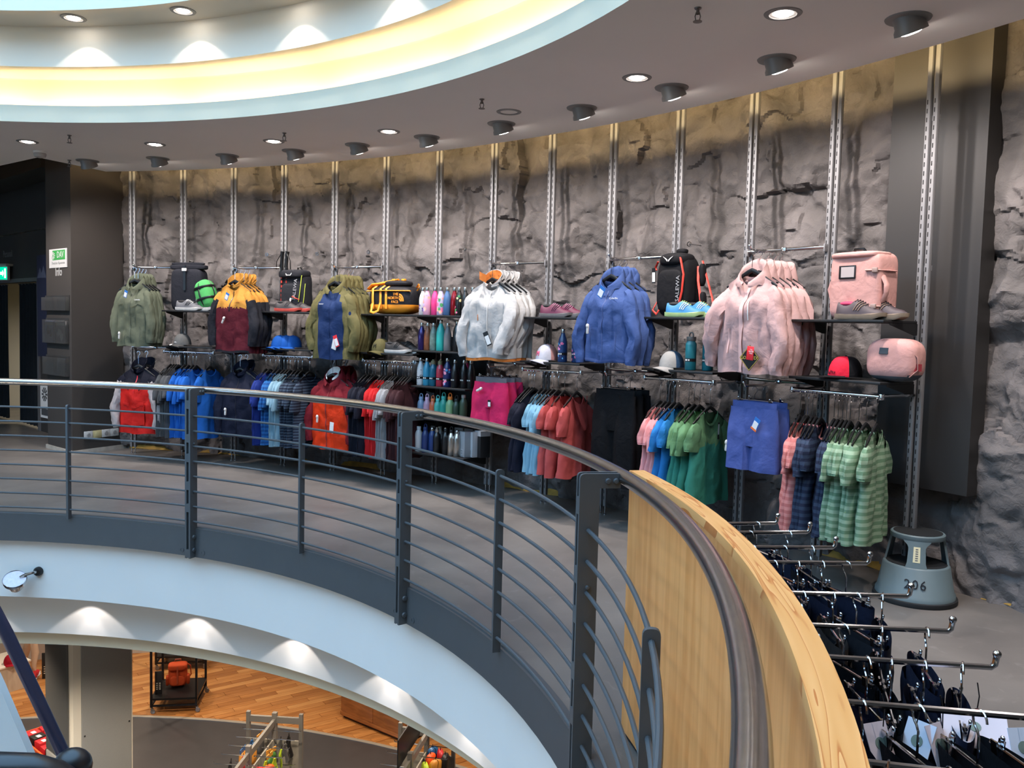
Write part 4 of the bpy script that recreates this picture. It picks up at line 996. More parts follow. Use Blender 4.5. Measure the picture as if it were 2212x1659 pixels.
tee_row(12, [((P12, P12, K8), 'pink striped', q) for q in (.10, .15, .19)] + [((N12, N12, P10), 'navy striped', q) for q in (.25, .30, .35, .50, .55)] + [((G12, G12, G12), 'green striped', q) for q in (.60, .64, .69, .78, .87, .98)], 1.0, .16, 'under the pink hip bag', 'women', seed=6, turn=.30)
# ================================================================ FITTINGS AT THE CORNER PILLAR AND THE STAFF DOOR
pe = (PL - PC).normalized(); pn = Vector((pe.y, -pe.x)); pn = pn if pn.y < 0 else -pn     # along the light face, and out of it
def onP(tt, z, off=.0): p = PC + pe * tt + pn * off; return Vector((p.x, p.y, z))
RP = atan2(-pe.y, -pe.x)     # local +x runs from the far edge to the corner
WHS = mat('sign_white', (196, 196, 194), .5); GRS = mat('sign_green', (58, 148, 74), .5); GRT = mat('sign_grey_text', (110, 112, 112), .5)
t = thing('club_sign', 'white square sign with green panel reading DAV on the pillar', 'sign', onP(.328, 2.137, .006), RP)
MB().box((0, 0, 0), (.475, .008, .205)).build('plate', WHS, t)
o = MB().box((.03, -.005, .035), (.34, .002, .105)).build('green_panel', GRS, t)
text('lettering', 'DAV', .100, WHS, o, (.075, -.0065, .035), (pi / 2, 0, 0), .0006, .92)
text('lettering', 'Deutscher Alpenverein', .042, GRT, t, (.015, -.0045, -.052), (pi / 2, 0, 0), .0004, .9)
mb = MB()
for k in range(10):
    a = 2 * pi * k / 10; mb.prism([(.012 * cos(a - .2), .012 * sin(a - .2)), (.052 * cos(a - .16), .040 * sin(a - .16)), (.058 * cos(a), .044 * sin(a)), (.052 * cos(a + .16), .040 * sin(a + .16)), (.012 * cos(a + .2), .012 * sin(a + .2))], 0, .001, 0, Matrix(((1, 0, 0), (0, 0, -1), (0, 1, 0))))
mb.v = [(x - .125, y - .0065, z + .030) for x, y, z in mb.v]; o2 = mb.build('edelweiss_emblem', WHS, t); o2['kind'] = 'stuff'
t = thing('info_lettering', 'white Info lettering on the pillar below the club sign', 'lettering', onP(.330, 1.988, .001), RP)
text('letters', 'Info', .135, WHS, t, (0, 0, 0), (pi / 2, 0, 0), .001, .9)
ACR = mat('acrylic', (240, 238, 236), .08, 0, 0, 20, 0, 0, .5, trans=.96)
def holder(t0, t1, z0, z1, label, sheets):
    t = thing('brochure_holder', label, 'brochure holder', onP((t0 + t1) / 2, z0, 0), RP, 'acrylic brochure holders'); w = t1 - t0; h = z1 - z0
    mb = MB()
    MB().box((0, -.045, h / 2), (w, .003, h)).build('front_pane', ACR, t); MB().box((0, -.003, h / 2 + .01), (w, .003, h + .02)).build('back_pane', ACR, t)
    for x in (-w / 2, 0, w / 2): MB().box((x, -.024, h / 2), (.003, .042, h)).build('divider', ACR, t)
    MB().box((0, -.024, .002), (w, .042, .004)).build('floor_pane', ACR, t)
    for k, c in enumerate(sheets):
        b_ = thing('brochure', c[2], 'brochure', onP((t0 + t1) / 2 + w * (.25 - .5 * k), z0 + .006, .02), RP); MB().box((0, 0, h * .46), (w * .40, .014, h * .92)).build('booklet', c[0], b_)
        mb = MB(); mb.box((0, -.0075, h * .80), (w * .36, .001, h * .12)); mb.build('title_band', c[1], b_)
        mb = MB(); rn = random.Random(k)
        for j in range(5): mb.box((rn.uniform(-.06, .06), -.0078, h * rn.uniform(.15, .6)), (rn.uniform(.02, .07), .001, rn.uniform(.03, .08)), 0, Matrix.Rotation(rn.uniform(-.8, .8), 3, 'Y'))
        o = mb.build('cover_picture', c[3], b_); o['kind'] = 'stuff'
holder(.04, .71, 1.565, 1.712, 'empty clear brochure holder, topmost of the three on the pillar', [])
bw_, bd_ = mat('brochure_pale', (206, 206, 210), .5), mat('brochure_grey', (150, 150, 152), .5)
holder(.065, .69, 1.205, 1.465, 'clear brochure holder holding two booklets on the pillar', [(mat('brochure_blue', (170, 184, 220), .5), bw_, 'pale blue brochure with a dark figure in the holder', mat('print_dark', (50, 56, 70), .6)), (bd_, bw_, 'grey brochure with white boots in the holder', bw_)])
holder(.06, .70, .85, 1.05, 'empty clear brochure holder, lowest of the three on the pillar', [])
# sockets on the dark side of the pillar
qe = (PR - PC).normalized(); qn = Vector((qe.y, -qe.x)); qn = qn if qn.x > 0 else -qn; RQ = atan2(qe.y, qe.x)
SOCK = mat('socket_white', (206, 204, 200), .4); SOCY = mat('socket_cream', (204, 190, 140), .4)
for k in range(4):
    p = PC + qe * (.19 + .112 * k) + qn * .0; t = thing('wall_socket', ['first white socket from the corner on the dark pillar face', 'cream coloured switch between the white sockets', 'third white socket of the row on the pillar', 'last white socket of the row, beside the red pullover'][k], 'socket', (p.x, p.y, .20), RQ, 'sockets on the pillar')
    MB().box((0, -.006, 0), (.108, .012, .085), 0, None, .004).build('plate', SOCY if k == 1 else SOCK, t)
    if k == 1: MB().box((0, -.014, 0), (.055, .006, .055), 0, None, .003).build('rocker', SOCY, t)
    else:
        MB().lathe([(.027, 0), (.025, -.004), (.020, .004), (0, .004)], 20, (0, -.013, 0), 0, Matrix.Rotation(pi / 2, 3, 'X')).build('well', mat('socket_well', (150, 148, 146), .5), t)
# staff door: sign, lettering, curtains, poster
RD_ = atan2(-dd.y, -dd.x)
t = thing('exit_sign', 'lit green emergency exit sign on a wall bracket by the staff door', 'exit sign', PD(1.56, .10, 2.075), RD_ + .25)
MB().box((0, 0, 0), (.36, .035, .19), 0, None, .004).build('housing', mat('sign_housing', (196, 198, 196), .5), t)
MB().box((0, -.019, 0), (.34, .004, .172)).build('lit_face', emis('exit_green', (.0, .36, .20), 1.0), t)
EW = emis('exit_white', (.8, 1, .9), 1.2)
o = MB().box((.13, -.022, 0), (.035, .002, .13)).build('white_doorway', EW, t)
mb = MB(); mb.prism([(.02, .02), (.07, .02), (.07, .045), (.10, 0), (.07, -.045), (.07, -.02), (.02, -.02)], 0, .002, 0, Matrix(((1, 0, 0), (0, 0, -1), (0, 1, 0)))); mb.v = [(x, y - .021, z) for x, y, z in mb.v]; mb.build('arrow', EW, t)
mb = MB(); mb.ellipsoid((-.05, -.022, .052), (.014, .002, .014), 10, 6); mb.tube([(-.05, -.022, .035), (-.055, -.022, -.005), (-.02, -.022, -.03), (-.02, -.022, -.065)], .011, 6, 0, True, False, .2); mb.tube([(-.055, -.022, -.005), (-.09, -.022, -.03), (-.12, -.022, -.035)], .010, 6, 0, True, False, .2); mb.tube([(-.09, -.022, .015), (-.05, -.022, .025), (-.01, -.022, .005)], .008, 6, 0, True, False, .2)
o = mb.build('running_figure', EW, t); o['kind'] = 'stuff'
MB().box((.0, .02, .115), (.40, .14, .03), 0, None, .004).build('bracket', mat('bracket_white', (170, 168, 166), .5), t)
t = thing('door_lettering', 'grey Personal lettering on the dark wall above the exit sign', 'lettering', PD(1.41, .004, 2.35), RD_)
text('letters', 'Personal', .135, mat('letter_dim_grey', (120, 120, 120), .5), t, (0, 0, 0), (pi / 2, 0, 0), .004, .82, 'RIGHT')
CU = cloth('dark_curtain', (38, 42, 46))
def curtain(t0, t1, label):
    t = thing('curtain', label, 'curtain', (D0.x, D0.y, 0), 0, 'dark curtains of the staff door')
    def f(a, b):
        tt = t0 + (t1 - t0) * a; w = .035 * sin(a * (t1 - t0) * 46) * (.6 + .4 * b); p = PD(tt, -.06 + w, .03 + 1.90 * (1 - b)); return Vector((p.x - D0.x, p.y - D0.y, p.z))
    MB().grid(f, 48, 8).build('cloth', CU, t)
    MB().tube([PD(t0, -.06, 1.93) - Vector((D0.x, D0.y, 0)), PD(t1, -.06, 1.93) - Vector((D0.x, D0.y, 0))], .010, 8).build('rod', GREYSTEEL, t)
curtain(.41, 1.35, 'dark grey pleated curtain nearest the pillar in the staff doorway'); curtain(1.84, 2.49, 'dark curtain at the far side of the staff doorway')
t = thing('light_switch', 'pale light switch on the cream wall seen through the staff doorway', 'light switch', PD(1.95, -2.49, 1.34), RD_)
MB().box((0, 0, 0), (.10, .015, .16), 0, None, .004).build('plate', SOCK, t); MB().box((0, -.01, 0), (.06, .008, .06)).build('rocker', SOCK, t)
t = thing('poster', 'narrow dark blue poster in the alcove beside the pillar', 'poster', (-5.42, 10.12, 0), RP)
MB().box((-.16, -.06, 1.62), (.30, .006, 1.2)).build('sheet', mat('poster_blue', (20, 25, 48), .5), t); o = mat('poster_mountain', (52, 60, 80), .6)
mb = MB(); mb.prism([(-.14, 0), (-.05, .12), (.0, .06), (.06, .14), (.14, 0)], 0, .001, 0, Matrix(((1, 0, 0), (0, 0, -1), (0, 1, 0)))); mb.v = [(x - .16, y - .064, z + 1.95) for x, y, z in mb.v]; mb.build('mountain_picture', o, t)
t = thing('floor_sign', 'small white sign with an emblem low in the alcove by the pillar', 'sign', (-5.40, 10.06, .30), RP)
MB().box((-.10, -.05, .22), (.26, .01, .44)).build('plate', WHS, t); mb = MB()
for k in range(10):
    a = 2 * pi * k / 10; mb.prism([(.02 * cos(a - .25), .02 * sin(a - .25)), (.085 * cos(a - .18), .085 * sin(a - .18)), (.085 * cos(a + .18), .085 * sin(a + .18)), (.02 * cos(a + .25), .02 * sin(a + .25))], 0, .001, 0, Matrix(((1, 0, 0), (0, 0, -1), (0, 1, 0))))
mb.v = [(x - .10, y - .056, z + .28) for x, y, z in mb.v]; o = mb.build('emblem', mat('emblem_dark', (60, 62, 64), .6), t); o['kind'] = 'stuff'
MB().box((-.10, -.056, .07), (.2, .002, .08)).build('caption', mat('emblem_dark', (60, 62, 64), .6), t)
# ================================================================ SMALL THINGS IN THE CEILING
spm = MB(); spm.lathe([(.018, 0), (.016, -.006), (.008, -.008), (.008, -.03)], 12); sp1 = spm.mesh('base', mat('sprinkler_metal', (120, 112, 106), .4, .8))
spm = MB()
for sg in (-1, 1): spm.tube([(.007 * sg, 0, -.02), (.013 * sg, 0, -.04), (.008 * sg, 0, -.062)], .003, 5)
sp2 = spm.mesh('frame_arms', mat('sprinkler_metal', (1, 1, 1))); spm = MB(); spm.lathe([(0, -.062), (.022, -.063), (.022, -.066), (0, -.067)], 12); sp3 = spm.mesh('deflector', mat('sprinkler_metal', (1, 1, 1)))
for k, (x, y) in enumerate([(-3.838, 7.456), (-4.44, 8.62), (-1.92, 7.159), (-.253, 5.961), (.846, 4.218)]):
    t = thing('sprinkler_head', ['small fire sprinkler in the ceiling near the smoke detector', 'small fire sprinkler at the ceiling corner by the pillar', 'small fire sprinkler above the railing post', 'small fire sprinkler before the unlit downlight', 'small fire sprinkler nearest in the ceiling'][k], 'sprinkler', (x, y, CZ), 0, 'fire sprinklers')
    put('base', sp1, t); o = put('frame_arms', sp2, t); o['kind'] = 'stuff'; put('deflector', sp3, t)
t = thing('smoke_detector', 'white round smoke detector at the ceiling corner', 'smoke detector', (-4.50, 8.20, CZ), 0)
MB().lathe([(.055, 0), (.058, -.012), (.052, -.02)], 24).build('base', WHITEPL, t); MB().lathe([(.050, -.016), (.056, -.03), (.048, -.055), (.02, -.062), (0, -.062)], 24).build('sensor_head', mat('detector_grey', (170, 164, 158), .6), t)
# small cable eyelets in the rock
for k, (s, z) in enumerate([(2.55, 2.21), (4.55, 2.22), (3.55, 2.21), (6.38, 2.22), (10.07, 2.16)]):
    t = thing('wall_eyelet', ORD[k] + ' small steel eyelet screwed into the rock wall above the rails', 'eyelet', PW(s, -.12, z), ROT_FACE(s), 'eyelets in the rock')
    MB().tube([(.016 * cos(w), -.03, .016 * sin(w)) for w in [2 * pi * j / 14 for j in range(14)]], .004, 6, 0, False, True).build('ring', CHROME, t); MB().tube([(0, .12, 0), (0, -.02, 0)], .005, 6).build('shank', CHROME, t)
FZ_LOW = -4.25
# ================================================================ GOODS ON THE SHELVES
def on(name, label, cat, s, d, z, turn=0.0, group=None): return thing(name, label, cat, PW(s, d, z), ROT_FACE(s) + turn, group)
# ---- bottles
PROF = {
 'swan': ([(0, 0), (.033, 0), (.0355, .004), (.0355, .125), (.034, .150), (.027, .182), (.018, .203), (.0155, .214), (.0155, .222)], [(.0168, .218), (.0172, .221), (.0172, .244), (.0155, .248), (0, .248)]),
 'swanbig': ([(0, 0), (.038, 0), (.0405, .004), (.0405, .145), (.039, .170), (.031, .205), (.0195, .230), (.0165, .244), (.0165, .250)], [(.018, .246), (.0185, .250), (.0185, .274), (.0165, .278), (0, .278)]),
 'sport': ([(0, 0), (.033, 0), (.0355, .004), (.0355, .150), (.033, .170), (.021, .188), (.019, .200)], [(.0205, .196), (.021, .200), (.021, .226), (.017, .230), (.011, .231), (.011, .240), (0, .241)]),
 'loop': ([(0, 0), (.032, 0), (.0345, .004), (.0345, .110), (.032, .130), (.020, .152), (.018, .160)], [(.0195, .156), (.0205, .158), (.0205, .176), (.018, .180), (0, .181)]),
 'flask': ([(0, 0), (.033, 0), (.0355, .004), (.0355, .150), (.033, .172), (.020, .196), (.018, .206)], [(.0195, .202), (.020, .205), (.020, .226), (.018, .230), (0, .230)]),
 'wide': ([(0, 0), (.035, 0), (.0375, .004), (.0375, .170), (.036, .182), (.029, .192), (.029, .204)], [(.031, .198), (.032, .201), (.032, .222), (.029, .227), (0, .227)]),
}
_bm = {}
def bottle(kind, m, capm, label, s, z, d=.27, band=None, group=None, scale=1.0, ring=False, deco=None, turn=0.0):
    key = (kind, m.name, capm.name)
    if key not in _bm:
        b, c = PROF[kind]; _bm[key] = (MB().lathe(b, 22).mesh('body', m), MB().lathe(c, 18).mesh('cap', capm))
    t = on('drinking_bottle', label, 'bottle', s, d, z, turn, group)
    o = put('body', _bm[key][0], t); c = put('cap', _bm[key][1], t)
    if ring:
        zt = PROF[kind][1][-1][1]
        lp = MB().tube([(.016 * cos(w), 0, zt + .008 + .020 * sin(w)) for w in [radians(-40 + 26 * j) for j in range(11)]], .0045, 8); put('cap_loop', lp.mesh('cap_loop', capm), c)
    if band: 
        mb = MB(); r = max(p[0] for p in PROF[kind][0]) + .0006; mb.lathe([(r, .058), (r, .080)], 22); put('label_band', mb.mesh('label_band', BLACK), t)
        mb = MB(); 
        for a in (-110, -92, -70): mb.box(((r + .0008) * cos(radians(a)), (r + .0008) * sin(radians(a)), .069), (.007, .001, .011), 0, Matrix.Rotation(radians(a + 90), 3, 'Z'))
        put('label_print', mb.mesh('label_print', WHITE), t)
    if deco: deco(t, kind)
    if scale != 1: t.scale = (scale,) * 3
    return t
def bm_(n, c, rough=.35, metal=0.0, coat=.3): return mat('bottle_' + n, tuple(.75 * x for x in L(c)), rough, metal, coat=coat, lin=True)
SCAP = mat('bottle_steel_cap', (190, 186, 180), .25, 1.0); STL = mat('bottle_bare_steel', (196, 190, 182), .30, 1.0)
def spots(cols, n, r0, r1, seed, za=.02, zb=.17):
    def f(t, kind):
        rn = random.Random(seed); prof = PROF[kind][0]
        for c in cols:
            mb = MB()
            for k in range(n):
                z = rn.uniform(za, zb); a = rn.uniform(-2.9, -.2); R = r0 + (r1 - r0) * rn.random()
                rad = next((p0[0] + (p1[0] - p0[0]) * (z - p0[1]) / max(1e-6, p1[1] - p0[1]) for p0, p1 in zip(prof, prof[1:]) if p0[1] <= z <= p1[1] and p1[1] > p0[1]), .035) + .0006
                cen = Vector((rad * cos(a), rad * sin(a), z)); e = Vector((-sin(a), cos(a), 0)); nn_ = Vector((cos(a), sin(a), 0))
                w = [rn.uniform(.7, 1.2) for _ in range(8)]
                vs = []
                for j in range(8):
                    q = 2 * pi * j / 8; zz = z + R * w[j] * sin(q); aa = a + R * w[j] * cos(q) / rad; vs.append(Vector((rad * cos(aa), rad * sin(aa), zz)))
                mb.add([cen + nn_ * .0008] + vs, [(0, 1 + j, 1 + (j + 1) % 8) for j in range(8)])
            put('printed_pattern', mb.mesh('printed_pattern', c), t)['kind'] = 'stuff'
    return f
pc = lambda n, c: mat('print_' + n, c, .5)
VIO, PIN, GRN, PEA, LAV, YEL, NVY = pc('violet', (104, 84, 150)), pc('pink', (230, 110, 150)), pc('green', (70, 150, 90)), pc('peach', (240, 176, 150)), pc('lavender', (186, 170, 214)), pc('cream', (236, 214, 150)), pc('navy', (24, 34, 84))
zA, zB, zC, zD, zE = 1.596, 1.277, .956, .669, .346
BK = bm_('black', (20, 20, 22)); WH = bm_('white', (226, 224, 224)); 
bottle('swan', WH, SCAP, 'white bottle with a violet flower on the top bottle shelf', 6.07, zA, deco=spots([VIO], 4, .012, .020, 1, .03, .09))
bottle('swan', bm_('rosemarble', (240, 178, 206)), SCAP, 'pink marbled bottle beside the white flowered one', 6.19, zA, .30, deco=spots([LAV, PEA], 5, .012, .02, 2))
bottle('swan', bm_('hotpink', (246, 66, 140)), SCAP, 'foremost hot pink bottle on the top bottle shelf', 6.30, zA)
bottle('swan', bm_('hotpink', (246, 66, 140)), SCAP, 'hot pink bottle at the back of the top bottle shelf', 6.36, zA, .14)
bottle('swan', bm_('pastel', (206, 194, 226)), SCAP, 'pastel marbled bottle between hot pink and blue bottles', 6.42, zA, .28, deco=spots([GRN, PIN, PEA], 3, .014, .022, 3))
bottle('swan', bm_('denim', (70, 108, 156)), SCAP, 'matt denim blue bottle on the top bottle shelf', 6.53, zA)
bottle('swan', bm_('ruby', (150, 22, 34), .2, .5), SCAP, 'glossy ruby red bottle on the top bottle shelf', 6.65, zA, .26)
bottle('swan', bm_('blackfloral', (22, 22, 24)), SCAP, 'black bottle printed with pale flowers', 6.75, zA, deco=spots([YEL, GRN, PIN], 4, .008, .015, 4))
bottle('swan', BK, SCAP, 'plain black bottle next to the flower-printed black one', 6.86, zA)
bottle('swan', BK, SCAP, 'second plain black bottle of the top bottle shelf', 6.985, zA, .26)
bottle('swan', BK, SCAP, 'third plain black bottle of the top bottle shelf', 7.06, zA, .20)
bottle('swan', BK, SCAP, 'last plain black bottle of the top bottle shelf, by the white jackets', 7.10, zA, .12)
bottle('swan', bm_('purple', (56, 42, 110), .2, .5), SCAP, 'glossy purple bottle on the second bottle shelf', 6.06, zB)
bottle('swan', mat('bottle_woodgrain', (120, 72, 46), .4, 0, .3, 30), SCAP, 'brown wood-look bottle on the second bottle shelf', 6.175, zB)
bottle('swan', mat('bottle_camo', (104, 126, 118), .35, 0, .35, 30), SCAP, 'mottled grey-green bottle on the second bottle shelf', 6.285, zB)
bottle('swanbig', bm_('turquoise', (54, 196, 186)), SCAP, 'tall turquoise bottle on the second bottle shelf', 6.42, zB)
bottle('swan', bm_('stone', (124, 124, 126), .6), SCAP, 'matt grey bottle beside the tall turquoise one', 6.55, zB)
bottle('swanbig', BK, SCAP, 'tall black bottle beside a black carton', 6.70, zB, .25)
def carton(label, s, d, z, w, dp, h, m, printed, turn=0.0):
    t = on('bottle_carton', label, 'carton', s, d, z, turn, 'bottle cartons')
    MB().box((0, 0, h / 2), (w, dp, h), 0, None, .002).build('box', m, t)
    printed(t, w, dp, h); return t
CB = mat('carton_black', (26, 26, 28), .45); CG = mat('carton_grey', (150, 150, 152), .55); CP = mat('carton_pale', (176, 176, 178), .55)
def pr1(t, w, dp, h):
    mb = MB(); mb.prism([(r * 1.0, zz) for r, zz in ((-.016, .02), (.016, .02), (.016, .125), (.010, .150), (.006, .160), (.006, .185), (-.006, .185), (-.006, .160), (-.010, .150), (-.016, .125))], 0, .0012, 0, Matrix(((1, 0, 0), (0, 0, -1), (0, 1, 0)))); mb.v = [(x - .012, y - dp / 2 - .0002, z) for (x, y, z) in mb.v]; put('bottle_print', mb.mesh('bottle_print', WHITE), t)
    text('lettering', "s'well", .026, WHITE, t, (0, -dp / 2 - .001, h - .03))
def pr2(t, w, dp, h):
    mb = MB(); mb.box((0, -dp / 2 - .0008, .045), (w * .5, .0012, .05)); mb.build('label_print', CP, t)
    mb = MB()
    for k in range(4): mb.box((0, -dp / 2 - .0016, .03 + .01 * k), (w * .36, .0012, .0035))
    mb.build('label_lines', BLACK, t)
carton("black carton with a white bottle print and s'well lettering", 6.835, .25, zB, .085, .085, .255, CB, pr1, -.3)
carton('black carton with a small grey label at its foot', 6.965, .22, zB, .085, .085, .25, CB, pr2, -.3)
bottle('swan', WH, SCAP, 'white bottle with black dots on the middle bottle shelf', 6.05, zC, deco=spots([pc('black', (26, 26, 28))], 16, .0025, .005, 6), band=True)
bottle('swan', bm_('cyan', (54, 152, 186)), SCAP, 'bright cyan bottle on the middle bottle shelf', 6.17, zC, band=True)
bottle('sport', bm_('petrol', (16, 104, 130)), mat('cap_olive', (120, 112, 84), .4), 'petrol blue bottle with a sports cap', 6.29, zC, band=True)
bottle('sport', bm_('raspberry', (190, 50, 72)), mat('cap_olive', (120, 112, 84), .4), 'raspberry red bottle with a sports cap', 6.42, zC, band=True)
bottle('swanbig', bm_('floralnavy', (34, 44, 100)), SCAP, 'navy bottle with big pink flowers on the middle bottle shelf', 6.555, zC, deco=spots([PIN, pc('sky', (80, 150, 200)), pc('rose', (240, 150, 170))], 6, .008, .018, 7), band=True, scale=.93)
bottle('swan', BK, SCAP, 'foremost black bottle on the middle bottle shelf', 6.70, zC, band=True)
bottle('swan', BK, SCAP, 'second black bottle on the middle bottle shelf', 6.83, zC, .24, band=True)
bottle('swan', BK, SCAP, 'third black bottle on the middle bottle shelf', 6.93, zC, .22, band=True)
bottle('swan', bm_('hotpink', (246, 66, 140)), SCAP, 'hidden pink bottle behind the black ones of the middle bottle shelf', 6.72, zC, .12)
for k, (nm, c, cc) in enumerate([('powder blue', (146, 174, 206), (150, 176, 206)), ('lilac pink', (214, 170, 192), (214, 176, 200)), ('orange', (226, 106, 62), (226, 120, 70)), ('light turquoise', (70, 184, 168), (90, 190, 180)), ('deep turquoise', (36, 160, 142), (60, 170, 160)), ('light green', (144, 186, 132), (236, 130, 50)), ('dark green', (38, 66, 46), (30, 34, 30)), ('moss green', (62, 82, 58), (150, 150, 144))]):
    bottle('loop' if k < 7 else 'flask', bm_(nm.replace(' ', ''), c, .5), mat('loopcap_' + nm.replace(' ', ''), cc, .5), f'{nm} bottle ' + ('with an orange ring cap' if nm == 'light green' else 'with a ring cap' if k < 7 else 'with plain cap') + ' on the fourth bottle shelf', (6.07, 6.185, 6.295, 6.39, 6.50, 6.62, 6.74, 6.87)[k], zD, .27, scale=(1.0, 1.0, .95, .98, 1.12, 1.12, 1.05, 1.0)[k], ring=k < 7)
bottle('flask', WH, mat('cap_white', (214, 214, 214), .4), 'white bottle on the bottom bottle shelf', 6.05, zE, .28)
bottle('flask', bm_('greyblue', (140, 150, 164), .5), mat('cap_white', (214, 214, 214), .4), 'grey-blue bottle at the back of the bottom bottle shelf', 6.16, zE, .16)
bottle('flask', bm_('midblue', (34, 56, 112), .5), mat('cap_midblue', (30, 48, 98), .4), 'navy blue bottle with ring cap on the bottom bottle shelf', 6.19, zE, .29, ring=True)
bottle('flask', WH, mat('cap_white', (214, 214, 214), .4), 'second white bottle, at the back of the bottom bottle shelf', 6.27, zE, .14)
bottle('flask', bm_('cobalt', (28, 60, 120), .5), SCAP, 'cobalt blue bottle with steel cap on the bottom bottle shelf', 6.31, zE, .28)
bottle('flask', bm_('nightblue', (24, 32, 66), .5), SCAP, 'dark blue bottle behind the steel-necked black one', 6.42, zE, .17)
bottle('sport', BK, SCAP, 'black bottle with steel neck on the bottom bottle shelf', 6.41, zE, .29)
bottle('flask', BK, mat('cap_black', (26, 26, 26), .4), 'black bottle with black cap on the bottom bottle shelf', 6.55, zE, .27)
bottle('flask', STL, mat('cap_black', (26, 26, 26), .4), 'bare steel bottle with black ring cap', 6.67, zE, .28, ring=True)
bottle('flask', STL, SCAP, 'bare steel bottle with steel cap', 6.78, zE, .28)
carton('grey carton with dark print beside the steel bottles', 6.90, .24, zE, .095, .095, .225, CG, pr2, -.35)
carton('pale carton in the middle of the three cartons', 7.0, .20, zE, .075, .09, .225, CP, pr2, -.35)
carton('dark carton with a pale top at the end of the shelf', 7.09, .16, zE, .10, .10, .235, CB, lambda t, w, dp, h: MB().box((0, 0, h - .022), (w + .001, dp + .001, .046)).build('pale_top', CP, t), -.35)
for k, (s, d) in enumerate(((6.62, .1), (6.80, .1))): carton(('grey carton behind the black bottle', 'grey carton behind the steel bottles')[k], s, d, zE, .10, .08, .235, CG, pr2)
fl = bm_('floralteal', (30, 64, 116))
for k, (s, d) in enumerate(((8.59, .26), (8.74, .20))): bottle('swanbig', fl, SCAP, ('blue flower-printed bottle beside the white cap', 'second flower-printed bottle half hidden by the blue jacket')[k], s, 1.235, d, deco=spots([PIN, pc('sky', (80, 150, 200)), NVY], 7, .008, .016, 20 + k), scale=.95, band=True)
tl = bm_('tealmatt', (20, 116, 128), .5)
for k, (s, d) in enumerate(((10.60, .28), (10.74, .20))): bottle('wide', tl, mat('cap_taupe', (86, 84, 80), .5), ('front teal insulated bottle on the shelf edge', 'rear teal insulated bottle on the shelf')[k], s, 1.235, d, ring=True, band=True, scale=1.03)
# ---- shoes
def shoe_meshes(key, up, sole, acc, inn, low=False):
    Ls, n = .285, 20
    def hw(v): return .034 + .014 * sin(pi * min(1, v * .9 + .12)) ** 1 * (1 - .25 * abs(v - .7)) - (.030 * ((v - .88) / .12) ** 2 if v > .88 else 0) - (.010 * ((.12 - v) / .12) ** 2 if v < .12 else 0)
    def top(v): return .078 - .012 * smooth((v) / .2) * (1 - smooth((v - .2) / .15)) + .012 * smooth((v - .28) / .12) - .052 * smooth((v - .40) / .45) - .018 * smooth((v - .86) / .14)
    A = MB()
    def g(a, v):
        th = pi * (1 - a); w = hw(v); h = top(v); c, s_ = cos(th), sin(th)
        return Vector((-Ls / 2 + Ls * v, w * math.copysign(abs(c) ** .75, c) * (1 - .28 * s_), .022 + h * s_ ** .8))
    A.grid(g, 18, n)
    B = MB(); out = [(-Ls / 2 - .006 + (Ls + .012) * k / 24, hw(k / 24) + .005) for k in range(25)]
    vs = []; 
    for zz, ex in ((0, -.003), (.008, .0), (.030, .0)):
        for sg in (1, -1):
            seq = out if sg > 0 else out[::-1]
            for (x, w) in seq: vs.append(Vector((x, sg * (w + ex), zz + .018 * smooth((x - .08) / .06) * (1 if zz < .02 else .55) + .004 * smooth((-.11 - x) / .03))))
    m = 50; fs = [tuple(range(m))[::-1], tuple(range(2 * m, 3 * m))] + [(r * m + k, r * m + (k + 1) % m, (r + 1) * m + (k + 1) % m, (r + 1) * m + k) for r in range(2) for k in range(m)]
    B.add(vs, fs)
    C = MB(); C.ellipsoid((-.085, 0, .090), (.052, .026, .016), 16, 8)
    D = MB()
    for k in range(5):
        v = .40 + .055 * k; x = -Ls / 2 + Ls * v; z = .022 + top(v) + .002
        D.tube([(x, -.022, z - .012), (x + .003, 0, z + .002), (x, .022, z - .012)], .0028, 5)
    E_ = MB()
    for sg in (-1, 1):
        for k in range(3):
            pts = []
            for j in range(5):
                v = .40 + .05 * k + .045 * j * .6; a = .08 + .30 * j / 4; p = g(a if sg > 0 else 1 - a, v); p.y *= 1.03; p.z += .001; pts.append(p)
            E_.tube(pts, .0045, 5, flat=.5)
    return [('upper', A.mesh('upper', up)), ('sole', B.mesh('sole', sole)), ('opening', C.mesh('opening', inn)), ('laces', D.mesh('laces', acc[0])), ('side_stripes', E_.mesh('side_stripes', acc[1]))]
INN = mat('shoe_lining', (22, 22, 24), .8)
def shoe_pair(name, label1, label2, s, d, z, turn, key, up, sole, acc, ds=(.07, -.075), group=None, inn=None):
    ms = shoe_meshes(key, up, sole, acc, inn or INN)
    for k, lb in enumerate((label1, label2)):
        if lb is None: continue
        t = on(name, lb, 'shoe', s + (0 if k == 0 else ds[0]), d + (0 if k == 0 else ds[1]), z, turn + (0 if k == 0 else -.10), group)
        for nm, me in ms: put(nm, me, t)
        if key == 'grey': put('heel', MB().ellipsoid((-.122, 0, .03), (.026, .036, .028), 12, 8).mesh('heel', TAGRED), t)['label'] = 'red heel cushion'
g_ = lambda n, c, r=.6: mat('shoe_' + n, tuple(.62 * x for x in L(c)), r, 0, .1, 30, lin=True)
shoe_pair('running_shoe', 'front grey running shoe with white sole and red heel', 'grey running shoe behind the red-heeled one', 1.48, .30, 1.597, .12, 'grey', g_('grey', (104, 106, 112)), g_('white', (222, 220, 216)), (WHITE, BLACK), (.18, -.06))
shoe_pair('trail_shoe', 'front dark trail shoe with red sole under the small backpack', 'dark trail shoe behind the red-soled one', 3.49, .31, 1.605, .1, 'dark', g_('charcoal', (56, 52, 54)), g_('coral_sole', (222, 84, 70)), (BLACK, g_('mid', (90, 84, 86))), (.17, -.06))
